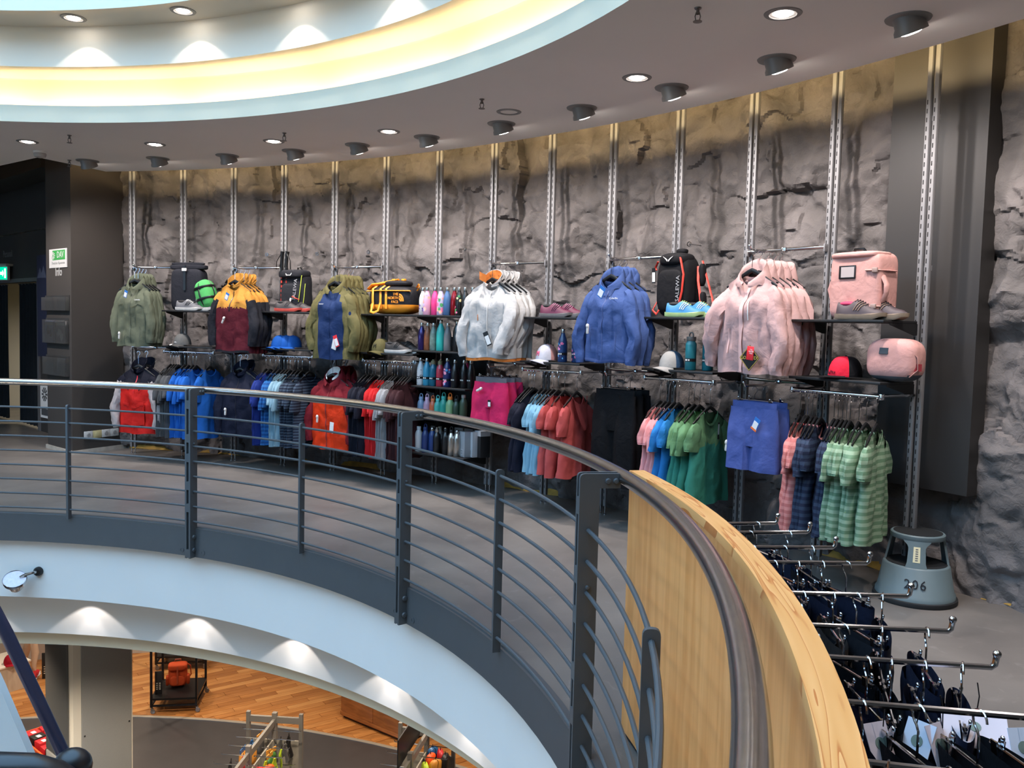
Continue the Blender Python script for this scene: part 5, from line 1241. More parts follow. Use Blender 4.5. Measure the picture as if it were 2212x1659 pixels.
shoe_pair('sneaker', 'black knit sneaker with white sole beside the olive cap', 'second black sneaker with white sole behind', 5.62, .27, 1.238, .1, 'black', g_('black', (26, 26, 28)), g_('white', (222, 220, 216)), (BLACK, BLACK), (.12, -.07))
shoe_pair('hiking_shoe', 'purple hiking shoe on the shelf edge beside white jackets', 'second purple hiking shoe behind, by the blue jacket', 8.42, .22, 1.594, .15, 'purple', g_('berry', (104, 22, 64)), g_('greysole', (128, 124, 124)), (g_('pale', (200, 160, 180)), g_('berry2', (96, 28, 70))), (.13, -.06))
shoe_pair('trail_runner', 'front blue and lime trail shoe under the black backpack', 'blue and lime trail shoe behind the front one', 10.53, .30, 1.604, .18, 'blue', g_('azure', (50, 140, 200)), g_('lime', (190, 220, 150)), (g_('lacelime', (206, 226, 120)), WHITE), (.16, -.065))
shoe_pair('approach_shoe', 'front brown and black hiking shoe with grey sole', 'brown hiking shoe behind the front one under the pink backpack', 12.72, .31, 1.596, .12, 'brown', g_('umber', (70, 56, 62)), g_('greybrown', (150, 132, 112)), (BLACK, g_('tan', (150, 120, 96))), (.16, -.07), None, mat('shoe_pink_lining', (170, 40, 80), .7))
# ---- caps
def cap(label, s, d, z, turn, front, back, visor, deco=None, flat=False, group=None, r=.088, h=.118):
    t = on('baseball_cap', label, 'cap', s, d, z, turn, group)
    A = MB()
    def g(a, v):
        th = 2 * pi * a; q = v * pi / 2; e = .62 if flat else .8
        rr = cos(q) ** e if v < 1 else 0
        return Vector((r * rr * cos(th) * .93, r * rr * sin(th) * 1.08, .012 + h * sin(q)))
    A.grid(g, 28, 10, 0, True)
    for k, f in enumerate(A.f):
        c = sum((Vector(A.v[i]) for i in f), Vector()) / len(f); A.m[k] = 0 if c.y < -.012 else 1
    A.build('crown', [front, back], t)
    V = MB()
    def vz(a, b, off):
        th = radians(-90 + (a - .5) * 128); R0 = 1.0; x = r * .93 * cos(th); y = r * 1.08 * sin(th)
        ln = .075 * sin(pi * a) ** .6; return Vector((x * (1 + .10 * b), y - ln * b, .014 - (.0 if flat else .030 * (2 * a - 1) ** 2 * (.3 + b)) - .008 * b + off))
    V.grid(lambda a, b: vz(a, b, .003), 18, 6); V.grid(lambda a, b: vz(a, 1 - b, -.001), 18, 6)
    V.build('visor', visor, t)
    MB().ellipsoid((0, 0, .013 + h), (.007, .007, .004), 10, 5).build('button', back, t)
    if deco: deco(t, r, h)
    return t
GC, GCV = cloth('grey_cap', (108, 108, 106)), cloth('grey_cap_visor', (84, 84, 82))
def d_patch(t, r, h):
    mb = MB(); mb.grid(lambda a, b: Vector((-.034 + .068 * a, -r * 1.08 * (.955 - .14 * b) - .004 + .006 * (2 * a - 1) ** 2 * 2, .035 + .042 * b)), 6, 3); mb.build('patch', mat('patch_grey', (176, 176, 174), .6), t)
    mb = MB(); mb.lathe([(0, 0), (.016, 0), (.016, .001), (0, .001)], 14, (.01, -.155, .012), 0, Matrix.Rotation(.4, 3, 'X')); mb.build('round_sticker', WHITE, t)
cap('grey cap with pale patch alone on its shelf', 1.27, .25, 1.224, -.25, GC, GC, GCV, d_patch)
BC = cloth('royal_cap', (28, 92, 178))
for k in range(3): cap(['front bright blue cap of the nested three', 'middle bright blue cap of the nested three', 'rear bright blue cap of the nested three'][k], 3.24 + .085 * k, .25 - .035 * k, 1.237, -.2, BC, BC, BC, None, False, 'nested bright blue caps')
OC = cloth('olive_cap', (104, 98, 62))
def d_M(col):
    def f(t, r, h):
        o = text('embroidered_letter', 'M', .058, col, t, (0, -r * 1.03, .062), (pi / 2 - .25, 0, 0), .003, .8)
    return f
cap('olive cap embroidered with the letter M', 5.29, .28, 1.238, -.05, OC, OC, OC, d_M(mat('thread_dark', (60, 58, 38), .7)))
WC_ = cloth('white_cap', (214, 212, 220)); PK_ = cloth('dusty_pink_mesh', (196, 142, 136))
cap('white cap with pink mesh back and pink letter M', 8.33, .26, 1.234, -.25, WC_, PK_, WC_, d_M(mat('thread_pink', (226, 100, 130), .7)), False, None, .092, .128)
LG2, SB2 = cloth('light_grey_cap', (178, 174, 168)), cloth('slate_blue_mesh', (52, 82, 112))
def d_txt(t, r, h): text('lettering', 'outdoor\nsince', .016, mat('thread_grey', (120, 124, 128), .7), t, (0, -r * 1.05, .062), (pi / 2 - .25, 0, 0), .001) if False else None
cap('light grey cap with slate blue mesh back', 10.32, .27, 1.234, -.25, LG2, SB2, LG2, d_txt)
RC_, KC_ = cloth('neon_red_cap', (240, 40, 66)), cloth('black_mesh', (20, 20, 24))
def d_dark(t, r, h):
    mb = MB(); rn = random.Random(3)
    for k in range(9): mb.box((-.03 + .009 * k, -r * 1.085 + .0006 * (k - 4) ** 2, .030 + .012 * rn.random()), (.006, .003, .012), 0, Matrix.Rotation(rn.uniform(-.6, .6), 3, 'Y'))
    mb.build('dark_print', mat('print_wine', (120, 16, 40), .6), t)
cap('neon red cap with black mesh back and flat visor', 12.52, .26, 1.249, -.45, RC_, KC_, KC_, d_dark, True, None, .092, .12)
RC2 = cloth('deep_red_cap', (190, 30, 50))
t = cap('red cap lying on the pale low table of the lower hall', 0, 0, 0, 0, RC2, RC2, RC2, None, False, None, .10, .12); t.location = (-7.60, 12.86, FZ_LOW + .421); t.rotation_euler = (0, 0, .5)
# ---- roll-top backpack, sleeping bag
RT = cloth('rolltop_navy_black', (40, 42, 50)); t = on('rolltop_backpack', 'tall dark roll-top backpack standing on the shelf', 'backpack', 1.34, .19, 1.598)
softbox((0, 0, .215), (.385, .15, .45), 6).build('body', RT, t)
softbox((0, -.005, .455), (.43, .10, .055), 5).build('rolled_top', RT, t); softbox((0, -.02, .49), (.40, .05, .03), 4).build('top_fold', RT, t)
o = MB().box((0, -.083, .34), (.030, .006, .26)).build('front_strap', BLACK, t); MB().box((0, -.088, .425), (.055, .012, .030), 0, None, .004).build('buckle', WHITE, o)['label'] = 'pale buckle'
MB().tube([(-.02, .03, .49), (-.01, .02, .53), (.03, .02, .515), (.04, .03, .49)], .008, 6).build('haul_loop', BLACK, t)
text('lettering', 'CAMP', .018, WOVW, t, (.14, -.078, .12), (pi / 2, -pi / 2, 0))
SG = cloth('spring_green', (92, 190, 108)); t = on('sleeping_bag', 'green packed sleeping bag with black compression straps', 'sleeping bag', 1.70, .21, 1.60, -.1)
rt = Matrix.Rotation(-.30, 3, 'Y')
softbox((0, 0, 0), (.21, .19, .32), 2.7, 24, 16, 0, None, lambda p: rt @ p + Vector((.0, 0, .165))).build('packed_body', SG, t)
for a in (0, pi / 2):
    pts = [rt @ Vector((.112 * cos(w) * cos(a), .102 * cos(w) * sin(a) if a else .0 - .0, .164 * sin(w))) + Vector((0, -.0, .165)) for w in [2 * pi * k / 24 for k in range(24)]]
    MB().tube(pts, .010, 6, 0, False, True, .6).build('strap', BLACK, t)
for zz in (-.05, .07): MB().tube([rt @ Vector((.108 * cos(w), .100 * sin(w), zz)) + Vector((0, 0, .165)) for w in [2 * pi * k / 24 for k in range(24)]], .009, 6, 0, False, True, 1.6).build('strap', BLACK, t)
# ---- small grey backpack and trekking poles
SP = cloth('graphite_pack', (46, 47, 52)); t = on('graphite_backpack', 'graphite backpack with neon cords and grey lettering', 'backpack', 3.46, .18, 1.606, -.05)
softbox((0, 0, .205), (.33, .17, .41), 4.5, 28, 18, 0, None, lambda p: Vector((p.x * (1 + .12 * (p.z < 0) * min(1, -p.z / .2)), p.y, p.z))).build('body', SP, t)
softbox((0, -.02, .375), (.32, .19, .09), 4).build('lid', SP, t); softbox((.01, -.085, .16), (.24, .05, .24), 4).build('front_pocket', SP, t)
LIME = mat('cord_lime', (176, 190, 70), .6); REDC = mat('cord_red', (226, 64, 44), .6); GRYL = mat('letter_grey', (150, 150, 152), .6)
for (a, b, m_) in (((.15, -.09, .36), (.12, -.10, .10), LIME), ((.17, -.06, .28), (.15, -.07, .05), LIME), ((-.16, -.08, .10), (-.13, -.09, .04), LIME), ((.05, -.115, .15), (.13, -.10, .12), REDC)): MB().tube([a, ((a[0] + b[0]) / 2 + .01, a[1] - .015, (a[2] + b[2]) / 2), b], .004, 6).build('cord', m_, t)
text('lettering', 'SALEWA', .055, GRYL, t, (.085, -.116, .22), (pi / 2, -pi / 2 + .12, 0))
MB().tube([(-.05, -.10, .40), (-.02, -.12, .36), (.03, -.12, .36), (.05, -.10, .41)], .004, 6).build('white_cord', WHITE, t); MB().box((.03, -.118, .11), (.02, .006, .05), 0, Matrix.Rotation(.3, 3, 'Y'), .003).build('label_tab', WHITE, t)
MB().tube([(-.02, .05, .41), (0, .03, .45), (.03, .03, .45), (.05, .05, .41)], .008, 6).build('haul_loop', BLACK, t)
POLE = mat('pole_red', (196, 66, 56), .35); 
for k in range(2):
    t = on('trekking_pole', ['red and black trekking pole with hanging wrist strap', 'second red and black trekking pole, next to the backpack'][k], 'trekking pole', 3.285 + .085 * k, .27 - .01 * k, 1.606)
    MB().tube([(0, 0, 0), (0, 0, .36)], .0075, 10).build('shaft', POLE, t); MB().tube([(0, 0, .0), (0, 0, .10)], .0085, 10).build('lower_section', BLACK, t)
    MB().tube([(0, 0, .34), (0, 0, .40), (0, 0, .46), (.004, 0, .56), (.012, 0, .60)], [.011, .017, .014, .018, .022], 12).build('grip', BLACK, t)
    MB().tube([(.01, -.01, .59), (-.045 if k == 0 else .06, -.02, .50), (-.05 if k == 0 else .065, -.02, .42), (-.01, -.015, .44), (.0, -.01, .56)], .007, 6, 0, True, False, .4).build('wrist_strap', BLACK, t)
    mb = MB()
    for j in range(5): mb.lathe([(.0082, .13 + .045 * j), (.0082, .150 + .045 * j)], 10)
    o = mb.build('shaft_rings', BLACK, t); o['kind'] = 'stuff'
# ---- duffel bag
DB, DO, DO2 = cloth('duffel_black', (40, 40, 44), .5), mat('duffel_orange', (236, 146, 36), .45, 0, .08, 8, .2, 20), mat('duffel_strap_orange', (240, 150, 40), .5)
t = on('duffel_bag', 'orange and black duffel bag with straps and lettering', 'duffel bag', 5.45, .19, 1.598, -.08)
def dsh(p): return Vector((p.x, p.y, p.z))
mb = softbox((0, 0, .135), (.56, .26, .27), 3.6, 44, 22)
for k, f in enumerate(mb.f):
    c = sum((Vector(mb.v[i]) for i in f), Vector()) / len(f); mb.m[k] = 1 if c.z < .088 + .0 * c.x else 0
mb.build('body', [DB, DO], t)
softbox((.06, -.03, .285), (.30, .15, .06), 3).build('lid_hump', DB, t)
for x in (-.17, -.07, .0): MB().tube([(x, -.134, .05), (x, -.138, .14), (x - .01, -.128, .235), (x, -.06, .275)], .014, 6, 0, True, False, .35).build('web_strap', DO2, t)
MB().tube([(-.17, -.139, .10), (-.165, -.165, .02), (-.12, -.172, -.0 + .012), (-.075, -.165, .03), (-.07, -.139, .11)], .013, 6, 0, True, False, .4).build('grab_handle', DO2, t)
MB().tube([(-.29, -.09, .215), (-.10, -.137, .218), (.10, -.137, .216), (.27, -.10, .215)], .012, 6, 0, True, False, .5).build('zip_band', DO2, t)
MB().tube([(-.30, -.05, .24), (-.22, -.08, .275), (-.10, -.06, .285), (.0, -.05, .30), (.03, -.02, .318)], .028, 8, 0, True, False, .5).build('shoulder_strap', DO2, t); MB().tube([(-.28, -.03, .225), (-.18, -.03, .29), (-.05, -.02, .31), (.03, -.0, .325)], .022, 8, 0, True, False, .5).build('shoulder_strap', DO2, t)
for k in range(2): MB().box((.03 + .12 * k, -.06, .318), (.04, .03, .02), 0, None, .005).build('buckle', DO2, t)
MB().tube([(.26, .0, .25), (.30, -.02, .28), (.31, -.02, .25), (.28, -.02, .22)], .010, 6, 0, True, False, .5).build('side_loop', DO2, t)
LO = mat('letter_orange', (232, 146, 46), .5)
text('lettering', 'THE\nNORTH\nFACE', .036, LO, t, (.155, -.136, .148), (pi / 2, 0, 0), .002, 1.05, 'RIGHT', 1.0)
mb = MB()
for R0, R1 in ((.012, .026), (.030, .044), (.048, .060)):
    mb.grid(lambda a, b: Vector((.165 + (R0 + (R1 - R0) * b) * (1 - cos(a * pi / 2)) * 1.0, -.137, .115 + .075 * 0 + (R0 + (R1 - R0) * b) * 1.25 * sin(a * pi / 2))) if False else Vector((.165 + (R0 + (R1 - R0) * b) * cos(a * pi / 2), -.1375, .118 + (R0 + (R1 - R0) * b) * 1.2 * sin(a * pi / 2))), 8, 1)
o = mb.build('dome_emblem', LO, t); o['kind'] = 'stuff'
# ---- black and red backpack
t = on('black_backpack', 'tall black backpack with red shoulder straps and white emblem', 'backpack', 10.27, .19, 1.604, -.12)
KB = cloth('pack_black', (26, 26, 29)); REDS = mat('strap_red', (226, 64, 50), .55)
softbox((0, 0, .225), (.315, .18, .45), 4, 28, 20, 0, None, lambda p: Vector((p.x * (1 - .10 * smooth((p.z - .1) / .15)), p.y, p.z))).build('body', KB, t)
softbox((0, -.02, .41), (.26, .18, .10), 3).build('lid', KB, t); softbox((0, .03, .475), (.09, .06, .04), 3).build('haul_loop', KB, t)
softbox((0, -.075, .19), (.25, .06, .30), 4).build('front_panel', KB, t)
mb = MB()
for sg in (-1, 1): mb.prism([(sg * x, z) for x, z in ((.004, .0), (.02, .012), (.05, .026), (.022, .004), (.006, -.012))], 0, .002, 0, Matrix(((1, 0, 0), (0, 0, -1), (0, 1, 0))))
mb.v = [(x, y - .111, z + .405) for x, y, z in mb.v]; o = mb.build('bird_emblem', WHITE, t); o['kind'] = 'stuff'
text('lettering', 'SALEWA', .048, GRYL, t, (.098, -.106, .20), (pi / 2, -pi / 2, 0))
for (pts, nm) in (([(.10, -.09, .42), (.145, -.10, .30), (.135, -.10, .18), (.09, -.10, .02)], 'red_strap'), ([(.17, .02, .36), (.20, -.01, .26), (.24, -.02, .12), (.29, -.02, .05)], 'shoulder_strap'), ([(.18, .05, .40), (.235, .04, .28), (.29, .04, .14), (.33, .02, .06)], 'shoulder_strap'), ([(-.13, -.08, .40), (-.165, -.07, .36), (-.15, -.075, .34)], 'ice_axe_loop'), ([(-.14, -.06, .12), (-.16, -.09, .05), (-.11, -.10, .02), (-.09, -.095, .05)], 'ice_axe_loop')):
    MB().tube(pts, .0085, 6, 0, True, False, .5).build(nm, REDS, t)
for p in ((.24, 0, .10), (.20, .03, .30)): softbox(p, (.05, .05, .16), 3).build('strap_padding', KB, t)
hang_tag(t, -.15, -.10, .30, 0, TAGBLACK, .035, .11)
# ---- pink backpack and hip bag
t = on('pink_backpack', 'boxy pale pink backpack with name window and buckled side straps', 'backpack', 12.60, .20, 1.597, -.05)
PKB = cloth('pink_ripstop', (226, 172, 164), .5)
softbox((0, 0, .195), (.345, .20, .39), 7, 32, 22).build('body', PKB, t); softbox((-.01, -.02, .375), (.33, .19, .04), 4).build('lid_rim', PKB, t)
o = MB().box((-.035, -.103, .275), (.115, .006, .078), 0, None, .002).build('name_window', TAGBLACK, t); MB().box((-.030, -.107, .275), (.090, .003, .060)).build('name_card', mat('card_grey', (170, 160, 158), .5), o)
for z in (.28, .075):
    o = MB().tube([(.09, -.103, z), (.158, -.094, z), (.175, -.03, z), (.174, .05, z)], .012, 6, 0, True, False, .35).build('side_strap', PKB, t); MB().box((.150, -.102, z), (.035, .014, .028), 0, None, .004).build('buckle', mat('buckle_grey', (150, 128, 120), .4), o)
MB().tube([(.165, -.05, .25), (.20, -.06, .20), (.20, -.06, .15), (.17, -.05, .10)], .018, 8, 0, True, False, .5).build('shoulder_strap', PKB, t); MB().tube([(-.172, -.05, .25), (-.19, -.06, .18), (-.172, -.05, .10)], .014, 8, 0, True, False, .5).build('shoulder_strap', PKB, t)
MB().tube([(-.04, -.04, .392), (-.03, -.05, .41), (.03, -.05, .41), (.04, -.04, .392)], .008, 6).build('top_handle', BLACK, t); MB().box((-.15, -.06, .37), (.03, .04, .03), 0, None, .005).build('strap_end', mat('buckle_grey', (150, 128, 120), .4), t)
t = on('hip_bag', 'rounded pink hip bag with grey base and dark red tab', 'bag', 12.99, .21, 1.25, .1)
mb = softbox((0, 0, .122), (.30, .20, .244), 3.3, 40, 24)
for k, f in enumerate(mb.f):
    c = sum((Vector(mb.v[i]) for i in f), Vector()) / len(f); mb.m[k] = 1 if c.z < .035 - .10 * max(0, c.x - .05) + .25 * max(0, c.x - .08) else 0
mb.build('body', [PKB, cloth('bag_grey_base', (96, 100, 108))], t)
MB().box((-.02, -.098, .172), (.052, .004, .036), 0, Matrix.Rotation(-.25, 3, 'X')).build('woven_label', TAGBLACK, t); MB().box((.145, -.045, .085), (.055, .006, .040), 0, Matrix.Rotation(.9, 3, 'Z')).build('red_tab', mat('tab_red', (130, 36, 44), .6), t)
MB().tube([(-.09, -.06, .205), (-.04, -.06, .235), (.05, -.04, .232), (.10, -.02, .21)], .012, 6, 0, True, False, .5).build('carry_strap', PKB, t)
MB().tube([(.10, -.07, .20), (.15, -.05, .14), (.155, -.05, .07), (.12, -.07, .03)], .008, 6, 0, True, False, .4).build('seam_band', PKB, t)
# ================================================================ KICK STOOL
KS = mat('stool_grey_blue', (98, 114, 118), .5, 0, .05, 6); KR = mat('stool_rubber', (26, 28, 30), .7)
fa = atan2(-4.87, -2.35); t = thing('kick_stool', 'grey-blue round kick stool marked 206 by the rock wall', 'step stool', (2.355, 4.87, 0), fa + pi / 2)
MB().lathe([(.19, .0), (.222, 0), (.226, .008), (.224, .026), (.212, .030)], 40).build('rubber_rim', KR, t)
MB().lathe([(.214, .028), (.212, .050), (.204, .058), (.178, .205), (.172, .212), (.160, .214)], 40).build('base_drum', KS, t)
MB().lathe([(0, .2125), (.160, .2125), (.162, .216), (.150, .2165), (0, .2165)], 36).build('step_mat', KR, t)
def cone_pt(a, z, off=0): r = .171 + (.140 - .171) * (z - .214) / .16 + off; return Vector((r * cos(a), r * sin(a), z))
for k, (ac, wd) in enumerate(((-90, 17), (18, 15), (162, 15), (90, 17))):
    mb = MB()
    def leg(a, b, off):
        z = .210 + .158 * b; w = wd * (1 + .9 * smooth((b - .72) / .28) + .15 * smooth((.2 - b) / .2)); return cone_pt(radians(ac + (a - .5) * 2 * w), z, off)
    mb.grid(lambda a, b: leg(a, b, 0), 8, 10); mb.grid(lambda a, b: leg(1 - a, b, -.012), 8, 10)
    mb.grid(lambda a, b: leg(0, b, -.012 * a), 1, 10); mb.grid(lambda a, b: leg(1, b, -.012 * (1 - a)), 1, 10)
    o = mb.build('column', KS, t)
MB().lathe([(.120, .358), (.141, .358), (.145, .364), (.145, .384), (.140, .389), (.128, .389)], 40).build('top_ring', KS, t)
MB().lathe([(0, .3885), (.130, .3885), (.130, .391), (0, .391)], 36).build('top_mat', KR, t)
mb = MB(); mb.grid(lambda a, b: cone_pt(radians(-90 + (a - .5) * 13), .245 + .085 * b, .0012), 4, 4); mb.build('paper_label', mat('label_cream', (214, 206, 168), .7), t)
mb = MB(); rn = random.Random(2)
for k in range(6): mb.grid(lambda a, b: cone_pt(radians(-90 + (a - .5) * (5 + rn.random() * 0)), .254 + .012 * k + .006 * b, .002), 2, 1)
o = mb.build('label_print', INK, t); o['kind'] = 'stuff'
o = text('handwritten_number', '206', .075, mat('marker_ink', (20, 24, 34), .6), t, (.0, -.196, .125), (pi / 2 - .18, 0, 0), .0004, .95, 'CENTER', 1.15)
mw = Matrix.Translation((0, 0, 0))
for v in o.data.vertices:   # wrap the digits onto the drum
    x = v.co.x * .95; a = x / .19; v.co.z += .19 * (cos(a) - 1)
# ================================================================ CLOTHES ON THE RACK BEHIND THE PARTITION
DK = [cloth('rack_navy', (30, 34, 54)), cloth('rack_black', (22, 22, 26)), cloth('rack_charcoal', (40, 42, 48)), cloth('rack_blue', (40, 62, 112)), cloth('rack_brown', (74, 66, 62)), cloth('rack_red', (170, 32, 38))]
rn = random.Random(11)
names = ['navy', 'black', 'charcoal', 'blue', 'taupe', 'red']
PROTO = {}
cnt = 0
for i, (a, r1) in enumerate(zip(ROD_A, ROD_R)):
    n = [3, 3, 4, 5, 5, 4, 5, 4, 5][i]
    for k in range(n):
        r = 4.565 + (r1 - 4.60) * (k + .3 * rn.random()) / (n - .6); mi_ = rn.choice([0, 1, 1, 2, 0, 1]) if i not in (3, 4) else rn.choice([0, 3, 4, 2, 0])
        if i == 6 and k == 0: mi_ = 5
        rz = radians(a) - pi / 2 + rn.uniform(-.35, .35) + pi; loc = PV(r, a, .757)
        rodn = ORD[len(ROD_A) - 1 - i]
        g = clip_hanger(loc, rz, .093 + .006, f'{ORD[k]} chrome clip hanger on the {rodn} nearest rack rod', 'clip hangers on the rack', .085)
        lb = f'{ORD[k]} {names[mi_]} pair of shorts on the {rodn} nearest rack rod'
        v = rn.randint(0, 2); key = (mi_, v)
        if key not in PROTO:
            PROTO[key] = bottoms('hanging_shorts', lb, 'shorts', loc - Vector((0, 0, .008)), rz, 'shorts on the rack', DK[mi_], DK[mi_], .13 + .01 * v, .30 + .04 * v, .17, .022, cnt, .08)
        else: dup_tree(PROTO[key], lb, loc - Vector((0, 0, .008)), rz)
        cnt += 1
# the foremost card tags
CARD = mat('tag_card_pale', (214, 200, 204), .6); CARD2 = mat('tag_card_white', (214, 220, 232), .6)
CARDS = [(.703, 1.545, .735, -.5, .35, .052, .098, CARD, 'pale paper tag with green seal beside the partition'), (.772, 1.560, .735, -.45, -.95, .055, .098, CARD2, 'bluish white folded paper tag on the near rod'), (.813, 1.545, .735, -.45, .5, .045, .098, CARD, 'narrow pale paper tag with dark seal'),
 (.905, 1.600, .750, -1.0, -.35, .115, .075, CARD, 'wide pale paper card lying across the dark shorts'), (.968, 1.545, .735, -.4, .1, .05, .09, CARD2, 'paper tag at the edge of the photo')]
for k, (x, y, z, rx, rz, w, h, m_, lb) in enumerate(CARDS):
    t = thing('paper_hang_tag', lb, 'hang tag', (x, y, z), rz, 'paper tags at the near rods')
    o = MB().box((0, 0, 0), (w, .0016, h)).build('card', m_, t); o.rotation_euler = (rx, 0, 0)
    mb = MB(); mb.lathe([(0, -.0012), (.011, -.0012), (.011, -.0018), (0, -.0018)], 18, (0, 0, h * .12), 0, Matrix.Rotation(pi / 2, 3, 'X') @ Matrix.Rotation(pi, 3, 'X')); put('round_seal', mb.mesh('round_seal', mat('seal_green', (120, 136, 124), .6)), o)
    MB().tube([(0, 0, h * .5 - .004), (.004, .004, h * .5 + .03), (0, .008, h * .5 + .055)], .0012, 5).build('string', BLACK, t)
# ================================================================ LOWER HALL
FZ = -4.25
dark = mat('dark_terrazzo', (64, 62, 63), .30, 0, .08, 5)
WC, WR = Vector((-5.224, 2.439)), 9.641
mb = MB()
def disc_floor(mb, c, r0, r1, z, n=120):
    vs = [Vector((c.x + r * cos(2 * pi * k / n), c.y + r * sin(2 * pi * k / n), z)) for r in (r0, r1) for k in range(n)]
    if r0 < 1e-6: vs = [Vector((c.x, c.y, z))] + vs[n:]; mb.add(vs, [(0, 1 + k, 1 + (k + 1) % n) for k in range(n)], 0, False)
    else: mb.add(vs, [(k, n + k, n + (k + 1) % n, (k + 1) % n) for k in range(n)], 0, False)
disc_floor(mb, WC, 0, WR - .02, FZ); struct('floor_lower', mb, dark)
mb = MB(); disc_floor(mb, WC, WR - .03, WR + .03, FZ + .004); struct('trim_8', mb, mat('floor_joint_strip', (150, 140, 126), .5))
PARQ = wood('oak_parquet', (188, 130, 72), (150, 96, 48), (1.2, 9, 9), .38, 2.0)
mb = MB(); disc_floor(mb, WC, WR + .03, 14.5, FZ - .006); pf = struct('floor_parquet', mb, wood('parquet_base', (178, 122, 68), (150, 98, 50), (2, 8, 8), .4, 2.0))
# strips of the parquet that the photo lets one tell apart, each slightly different
TONES = [wood(f'oak_strip_{k}', c1, c2, (1.0, 10, 10), .36, 2.2) for k, (c1, c2) in enumerate([((192, 134, 76), (170, 112, 60)), ((178, 120, 66), (156, 100, 52)), ((202, 146, 88), (182, 126, 70)), ((166, 108, 56), (146, 92, 46)), ((186, 124, 66), (160, 104, 54))])]
STR = []
for k in range(5):
    b_ = MB(); b_.box((0, 0, -.004), (.892, .118, .010)); STR.append(b_.mesh('parquet_strip', TONES[k]))
ang = radians(35); ca, sa = cos(ang), sin(ang); n_strip = 0
LIPX, LIPY = [-50, 29, 268, 500, 735, 922, 1017], [1390, 1392, 1401, 1431, 1500, 1586, 1659]
mw_i = cam.matrix_world.inverted()
cand = []
for j in range(-40, 60):
    for i in range(-14, 14):
        lx = i * .9 + (j * .37 % .9); ly = j * .122
        x = -3.6 + lx * ca - ly * sa; y = 12.2 + lx * sa + ly * ca
        r = (Vector((x, y)) - WC).length
        if not (WR + .06 < r < 14.0): continue
        best = False
        for e in (-.42, 0, .42):
            q = mw_i @ Vector((x + e * ca, y + e * sa, FZ)); px = 1106 - 1852.9 * q.x / q.z; py = 829.5 + 1852.9 * q.y / q.z
            if q.z < 0 and -20 < px < 1020 and py > np.interp(px, LIPX, LIPY) - 4 and not 165 < px < 255: best = True
        if best: cand.append((y, x, r))
for (y, x, r) in sorted(cand)[:298]:
    near = min((Vector((x + e * ca, y + e * sa)) - WC).length for e in (-.446, .446))
    o = put('parquet_strip', random.choice(STR), pf); o.rotation_euler = (0, 0, ang)
    f = 1.0
    e0, e1 = -.446, .446
    while e0 < e1 - .1 and (Vector((x + e0 * ca, y + e0 * sa)) - WC).length < WR + .05: e0 += .03
    while e1 > e0 + .1 and (Vector((x + e1 * ca, y + e1 * sa)) - WC).length < WR + .05: e1 -= .03
    c_ = (e0 + e1) / 2; o.location = (x + c_ * ca, y + c_ * sa, FZ + .001); o.scale = ((e1 - e0) / .892, 1, 1)
# square pillar with grey boards
c = Vector((-4.236, 8.2)); ux = Vector((.64, .77)); uy = Vector((-.77, .64))
t = thing('white_pillar', 'square white pillar clad with grey boards below the gallery edge', 'pillar', (c.x, c.y, FZ), atan2(ux.y, ux.x)); t['kind'] = 'structure'
CREAM = mat('cream_pillar_paint', (226, 216, 196), .75)
MB().box((.30, .30, 1.525), (.60, .60, 3.05), 0, None, .008).build('shaft', CREAM, t)
PANG = mat('grey_board', (150, 148, 142), .45, 0, .04, 200); 
def board(nm, cx, cy, sx, sy, z0, z1, m, par=t): return MB().box((cx, cy, (z0 + z1) / 2), (sx, sy, z1 - z0), 0, None, .004).build(nm, m, par)
o = board('board', .325, -.012, .50, .022, .45, 2.72, PANG)
mb = MB()
for x in (.10, .55):
    for z in (.6, 1.6, 2.66): mb.box((x, -.025, z), (.014, .006, .014))
mb.build('screw', mat('screw_dark', (70, 68, 66), .4, .6), o)
o = board('board', -.012, .34, .022, .50, 1.32, 2.72, mat('dark_grey_board', (92, 92, 90), .4)); o['label'] = 'darker grey board'
board('board', -.012, .34, .022, .50, .3, 1.30, PANG)
# trolleys
BLKMET = mat('black_metal', (24, 23, 24), .4, .4)
def trolley(p, ax, lx, ly, label, zt=2.0, zs=.22):
    t = thing('display_trolley', label, 'trolley', (p[0], p[1], FZ), ax)
    for i, x in enumerate((0, lx)):
        for j, y in enumerate((0, ly)):
            MB().box((x, y, .10 + zt / 2), (.03, .03, zt)).build('leg', BLKMET, t)
            cs = MB(); cs.lathe([(0, -.011), (.030, -.011), (.034, -.006), (.034, .006), (.030, .011), (0, .011)], 14, (x + .02, y, .035), 0, Matrix.Rotation(pi / 2, 3, 'X')); cs.box((x + .01, y, .075), (.03, .034, .03))
            cs.build('caster', [mat('caster_grey', (120, 116, 112), .4, .5)], t)
    MB().box((lx / 2, ly / 2, zs), (lx + .03, ly + .03, .03)).build('shelf', BLKMET, t)
    for zz in (zs - .1, zt + .09):
        mb = MB()
        for y in (0, ly): mb.box((lx / 2, y, zz), (lx, .025, .025))
        for x in (0, lx): mb.box((x, ly / 2, zz), (.025, ly, .025))
        mb.build('frame', BLKMET, t)
    return t
a = atan2(12.31 - 12.21, -4.52 + 5.17)
trolley((-5.14, 12.16), a, .63, .68, 'black wheeled display trolley carrying the orange backpack')
trolley((-5.72, 13.72), a, .75, .6, 'black wheeled trolley further back with the hanging orange bag')
ORNG = cloth('orange_canvas', (206, 82, 44)); LEATH = mat('tan_leather', (150, 62, 34), .5)
t = thing('orange_backpack', 'orange canvas backpack with front pockets standing on the black trolley', 'backpack', (-4.93, 12.62, FZ + .236), a + .15)
softbox((0, 0, .18), (.27, .15, .36), 4).build('body', ORNG, t)
softbox((0, -.085, .11), (.20, .06, .15), 4).build('pocket', ORNG, t)
